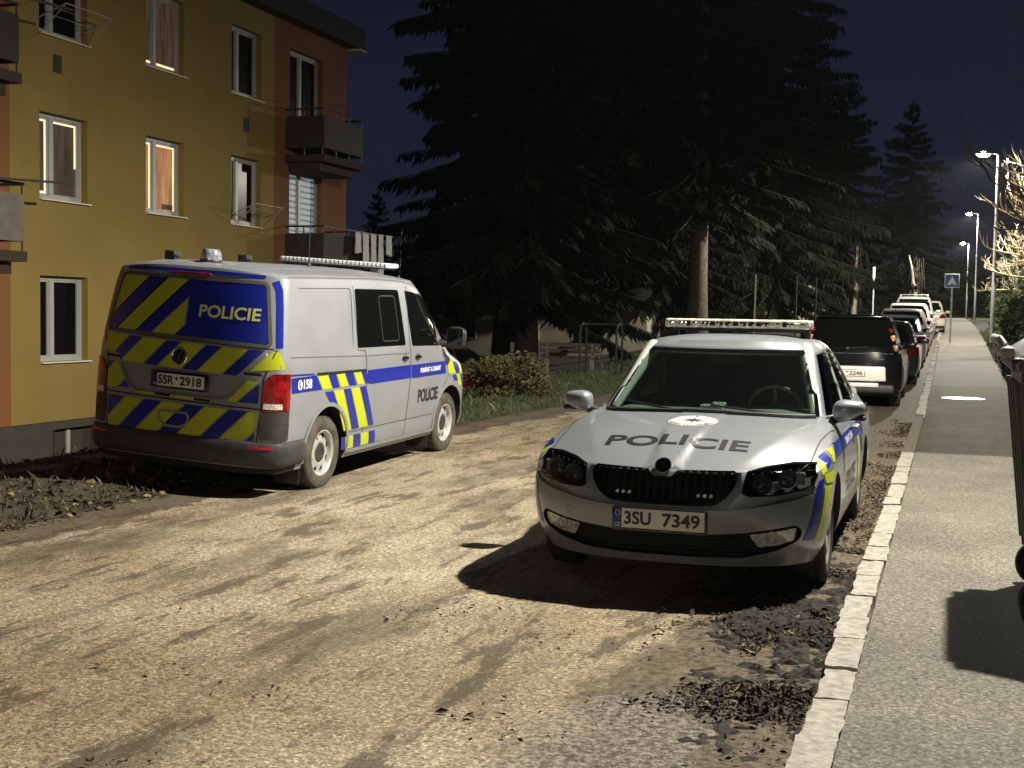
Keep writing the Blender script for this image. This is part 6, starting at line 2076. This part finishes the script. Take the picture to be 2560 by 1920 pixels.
# ------------------------------------------------------------------ parked cars (local: x forward from the rear axle, y left)
mat('paint_black', (.005, .005, .006), .14)
mat('paint_dark', (.022, .024, .028), .25, .3, 1.0)
mat('paint_silver', (.42, .43, .44), .35, .3, .8)
mat('paint_white', (.78, .77, .73), .35, 0, .6)
mat('paint_red', (.10, .008, .010), .3, .1, .8)
mat('amber_lens', (.75, .28, .12), .12, coat=.6)
mat('smoked_lens', (.30, .16, .14), .12, coat=.6)
def parked_car(name, label, loc, yaw_, paint, kind='hatch', L=4.2, W=.87, Hh=1.47, wb=2.55, ro=.75, R=.31, trim=None, detail=True, group='cars parked along the kerb', roof_bars=False):
    root = empty(name, loc, (0, 0, yaw_)); tag(root, label, 'car', group)
    fo = L - wb - ro
    xF, xR = wb + fo, -ro
    belt = .62 * Hh if kind != 'suv' else .60 * Hh
    hood = belt - .02
    hx = pl([xR, xR + .4, wb - .45, wb - .1, wb + .35, xF - .15, xF], [belt, belt, belt, belt - .01, belt - .10, belt - .22, belt - .34])
    P = dict(xf=pl([.2, .35, .55, .68, .8, .95], [xF - .12, xF - .02, xF, xF - .06, xF - .22, xF - .5]),
             xr=pl([.2, .34, .5, .62, .8, 1.0], [xR + .07, xR + .005, xR, xR + .04, xR + .06, xR + .09]),
             W=pl([.2, .35, .6, .8, .92, 1.02], [W - .06, W - .01, W, W - .01, W - .04, W - .08]),
             Lf=lambda z: .6, Lr=lambda z: .38, nf=2.8, nr=3.2, zb=.2, zm=.6, ztop=lambda x, y: hx(x) - .03 * (abs(y) / W) ** 3)
    sh = Shell(P, [i / 14 for i in range(15)], Na=16, Ns=30, K=10)
    me = sh.mesh(face_mat=lambda c: 1 if c.z < .205 else 0)
    me = bool_cut(me, [cyl_y(x, R + .01, R + .04, s * .5, s * 1.4, n=32) for x in (0, wb) for s in (-1, 1)])
    bv = bvh_of(me)
    link('body', me, [paint, M['inside']], root, 35)
    slope = {'hatch': .45, 'suv': .26, 'estate': .30, 'sedan': 1.05}[kind]
    xs_f = wb - .38
    r0_ = xR + (.10 if kind != 'sedan' else .55)
    zb = belt - .06
    C = dict(xf=pl([zb, belt, Hh - .08, Hh], [xs_f + .1, xs_f, xs_f - .78, xs_f - 1.0]),
             xr=pl([zb, belt, Hh - .10, Hh], [r0_ - .02, r0_, r0_ + slope, r0_ + slope + .12]),
             W=pl([zb, belt, Hh - .10, Hh], [W - .07, W - .09, W - .235, W - .30]),
             Lf=lambda z: .42, Lr=lambda z: .30, nf=2.8, nr=3.2, zb=zb, zm=(belt + Hh) / 2,
             ztop=lambda x, y: Hh - .05 * (abs(y) / W) ** 2.5 - .05 * max(0, (x - xs_f + 1.5)) ** 2 - .03 * max(0, (r0_ + slope + .7 - x)) ** 2)
    ts = [0, .12, .20, .3, .4, .5, .6, .7, .8, .87, .93, 1]
    cs = Shell(C, ts, Na=18, Ns=36, K=8, bottom=False)
    def info(i, j):
        k = (i + 1) % cs.n
        y = .5 * (cs.rows[j][i][1] + cs.rows[j][k][1]); z = .5 * (cs.rows[j][i][2] + cs.rows[j + 1][i][2]); x = .5 * (cs.rows[j][i][0] + cs.rows[j][k][0])
        return abs(y) / C['W'](z), (x - C['xr'](z)) / (C['xf'](z) - C['xr'](z)), cs.part(i), y
    cm = cs.mesh()
    link('cabin', cm, paint, root, 35)
    def side_t(s):
        def t(i, j):
            r, f, p, y = info(i, j)
            if y * s <= 0 or not 2 <= j <= 8: return False
            if p in ('left', 'right'): return not (.50 < f < .54) and f > .03 and not (.22 < f < .25)
            return p == 'front' and r > .96
        return t
    def front_t(i, j):
        r, f, p, y = info(i, j); return p == 'front' and r < .88 and 2 <= j <= 9
    def rear_t(i, j):
        r, f, p, y = info(i, j); return p == 'rear' and r < .86 and 2 <= j <= 8
    for s in (1, -1): link('side_window', cs.patch(side_t(s), .004), M['privacy'], root, 60)
    link('windscreen', cs.patch(front_t, .004), M['privacy'], root, 60)
    link('rear_window', cs.patch(rear_t, .004), M['privacy'], root, 60)
    for x in (0, wb):
        for s in (1, -1): wheel(root, (x, s * (W - .135), R), s, R, .19, R * .62, 'alloy')
    for s in (1, -1):
        b = MB(); b.rbox((xs_f - .18, s * (W + .06), belt + .07), (.10, .20, .13), .035); b.tube([(xs_f - .18, s * (W - .10), belt + .02), (xs_f - .18, s * W, belt + .04)], .03, 6)
        b.build('mirror', paint, root, 50)
    if kind != 'suv':
        for s in (1, -1):
            q = rpoly([(s * (W - .30), belt - .24), (s * (W - .02), belt - .22), (s * (W - .03), belt - .04), (s * (W - .22), belt - .06)], .03, 2)
            decal('tail_light', [q], FR_REAR, bv, M['red_lens_dim'], root, off=.006, step=.08, thick=.004)
        b = MB(); b.rbox((xR + .03, 0, .52 if kind == 'hatch' else .60), (.06, .52, .115), .006); b.build('number_plate', M['plate_white'], root, 40)
        decal('lower_bumper', [[(-W + .08, .24), (W - .08, .24), (W - .06, .36), (-W + .06, .36)]], FR_REAR, bv, M['black_plastic'], root, off=.01, step=.08)
        decal('front_grille', [rpoly([(-.45, .45), (.45, .45), (.5, .62), (-.5, .62)], .04)], FR_FRONT, bv, M['gloss_black'], root, off=.005, step=.08)
        for s in (1, -1):
            decal('headlight', [rpoly([(s * .48, .60), (s * (W - .03), .64), (s * (W - .05), .76), (s * .52, .70)], .02, 2)], FR_FRONT, bv, M['clear_lens'], root, off=.005, step=.08)
    if roof_bars:
        for s in (1, -1):
            b = MB(); b.tube([(r0_ + .55, s * (W - .34), Hh - .03), (r0_ + .6, s * (W - .34), Hh + .05), (xs_f - 1.15, s * (W - .34), Hh + .05), (xs_f - 1.1, s * (W - .34), Hh - .02)], .017, 8)
            b.build('roof_bar', M['alloy'], root, 40)
        b = MB(); b.rbox((r0_ + 1.0, 0, Hh + .075), (.05, 2 * W - .6, .03), .01); b.build('roof_bar', M['alloy'], root, 40)
    an = MB(); an.tube([(xs_f - 1.1, 0, Hh - .02), (xs_f - 1.35, 0, Hh + .28)], .006, 6); an.build('antenna', M['black_plastic'], root, 40)
    return root, bv, bvh_of(cm), (xR, belt, W, Hh)

KZ = lambda y: gz(-1.4, y)
# the black estate right behind the sedan, tail towards us
def black_car():
    root, bv, bvc, (xR, belt, W, Hh) = parked_car('parked_car', 'black high-roofed car with a white lower tailgate and stacked round tail lights', (-1.68, 24.05, KZ(24.05)), rad(90), M['paint_black'],
                                                 kind='suv', L=4.15, W=.865, Hh=1.62, wb=2.5, ro=.72, R=.325)
    root.scale = (1.03, 1.05, 1.03)
    bva = bvh_of(*[o.data for o in root.children if o.name.startswith(('body', 'cabin'))])
    # round lamps up the pillars
    for s in (1, -1):
        for z, y, r, m_ in ((1.34, .640, .044, 'red_lens'), (1.20, .680, .054, 'amber_lens'), (1.03, .725, .060, 'smoked_lens')):
            p = hitp(FR_REAR, bva, s * y, z, .0)
            b = MB(); b.lathe([(r, -.02), (r, .010), (r * .8, .022), (.001, .028)], 22, Matrix.Translation(p) @ Matrix.Rotation(rad(-90), 4, 'Y') @ Matrix.Rotation(rad(s * 18), 4, 'X'))
            b.build('tail_light', M[m_], root, 40)
    b = MB(); b.rbox((xR - .005, 0, .590), (.09, 1.22, .26), .03, seg=3, taper=.97); tp = b.build('tailgate_panel', M['paint_white'], root, 40)
    b = MB(); b.rbox((xR - .015, 0, .395), (.10, .98, .075), .02); b.build('bumper_step', M['paint_white'], root, 40)
    b = MB(); b.rbox((xR + .02, 0, .33), (.12, 1.5, .16), .04); b.build('lower_bumper', M['black_plastic'], root, 40)
    b = MB(); b.rbox((xR - .050, .0, .600), (.02, .54, .125), .004); fr = b.build('plate_frame', M['reflector'], root, 40)
    b = MB(); b.rbox((xR - .058, .0, .600), (.008, .515, .108), .002); plt = b.build('number_plate', M['plate_white'], fr, 40)
    bvp = bvh_of(plt.data)
    text_decal('plate_text', '2246', (-.225, .563, -.01, .637), FR_REAR, bvp, M['black_text'], fr, off=.002, bold=.02, mirror=True)
    decal('plate_sticker', [[(.030 + .014 * math.cos(a), .620 + .014 * math.sin(a)) for a in np.linspace(0, 6.28, 13)[:-1]]], FR_REAR, bvp, M['red_lens'], fr, off=.002, step=1)
    b = MB(); b.tube([(xR - .03, -.26, .30), (xR + .2, -.26, .31)], [.036, .036], 14); b.lathe([(.036, 0), (.028, 0), (.028, .1), (.001, .1)], 14, Matrix.Translation((xR - .03, -.26, .30)) @ Matrix.Rotation(rad(90), 4, 'Y'))
    b.build('exhaust', M['chrome'], root, 40)
    decal('tailgate_gap', strip([(-.70, .935), (.70, .935)], .008), FR_REAR, bva, M['soft_gap'], root, off=.003, step=.1)
    decal('car_badge', [[(.10, .965), (.10, .990), (.225, .990), (.225, .965)], [(-.56, .83), (-.56, .852), (-.44, .852), (-.44, .83)]], FR_REAR, bva, M['chrome'], root, off=.006, step=1)
    b = MB(); b.tube([(xR + .11, .05, 1.02), (xR + .10, -.30, 1.05)], .010, 6); b.lathe([(.025, 0), (.025, .03), (.001, .035)], 12, Matrix.Translation((xR + .12, .05, 1.02)) @ Matrix.Rotation(rad(-90), 4, 'Y'))
    b.build('rear_wiper', M['black_plastic'], root, 40)
    b = MB(); b.rbox((xR + .40, 0, 1.575), (.20, 1.08, .035), .015); b.build('spoiler', M['paint_black'], root, 40)
    b = MB()
    for s in (1, -1): b.rbox((0.0, s * .868, .72), (.9, .02, .03), .008)
    b.build('side_moulding', M['chrome'], root, 40)
black_car()
parked_car('parked_car', 'dark hatchback parked in front of the black car with the white tailgate', (-1.50, 30.3, KZ(30.3)), rad(90), M['paint_dark'], 'hatch', L=4.2, Hh=1.45)
parked_car('parked_car', 'silver saloon third in the row of cars parked at the kerb', (-1.48, 36.5, KZ(36.5)), rad(90), M['paint_silver'], 'sedan', L=4.5, Hh=1.46, wb=2.65)
parked_car('parked_car', 'white hatchback fourth in the row of cars parked at the kerb', (-1.46, 42.4, KZ(42.4)), rad(90), M['paint_white'], 'hatch', L=4.0, Hh=1.50)
parked_car('parked_car', 'pale car fifth in the row, just ahead of the white hatchback', (-1.44, 48.0, KZ(48.0)), rad(90), M['paint_white'], 'estate', L=4.4, Hh=1.56, wb=2.6)
parked_car('parked_car', 'tall silver estate with roof bars at the far end of the row', (-1.42, 54.0, KZ(54.0)), rad(90), M['paint_silver'], 'estate', L=4.5, Hh=1.72, wb=2.65, roof_bars=True)
parked_car('parked_car', 'yellowish pale car last in the row beyond the roof-barred estate', (-1.05, 61.0, KZ(61.0)), rad(90), M['wall_cream'], 'hatch', L=4.1, Hh=1.5)
parked_car('parked_car', 'dark red car parked off the street behind the yellowish shrub', (-13.6, 31.5, gz(-13.6, 31.5)), rad(60), M['paint_red'], 'hatch', L=4.1, group=None)
police_sedan()
police_van()
# ------------------------------------------------------------------ thin night mist: one closed box round the whole scene
def haze():
    m = bpy.data.materials.new('haze'); m.use_nodes = True
    nt = m.node_tree; nt.nodes.clear()
    o = nt.nodes.new('ShaderNodeOutputMaterial'); v = nt.nodes.new('ShaderNodeVolumePrincipled')
    v.inputs['Color'].default_value = (.86, .88, .90, 1)
    v.inputs['Density'].default_value = HAZE
    v.inputs['Anisotropy'].default_value = .35
    nt.links.new(v.outputs[0], o.inputs['Volume'])
    b = MB(); b.box((0, 265, 22), (560, 690, 56))
    ob = b.build('haze', m, None, 0)
    tag(ob, kind='stuff')
HAZE = .0001
haze()
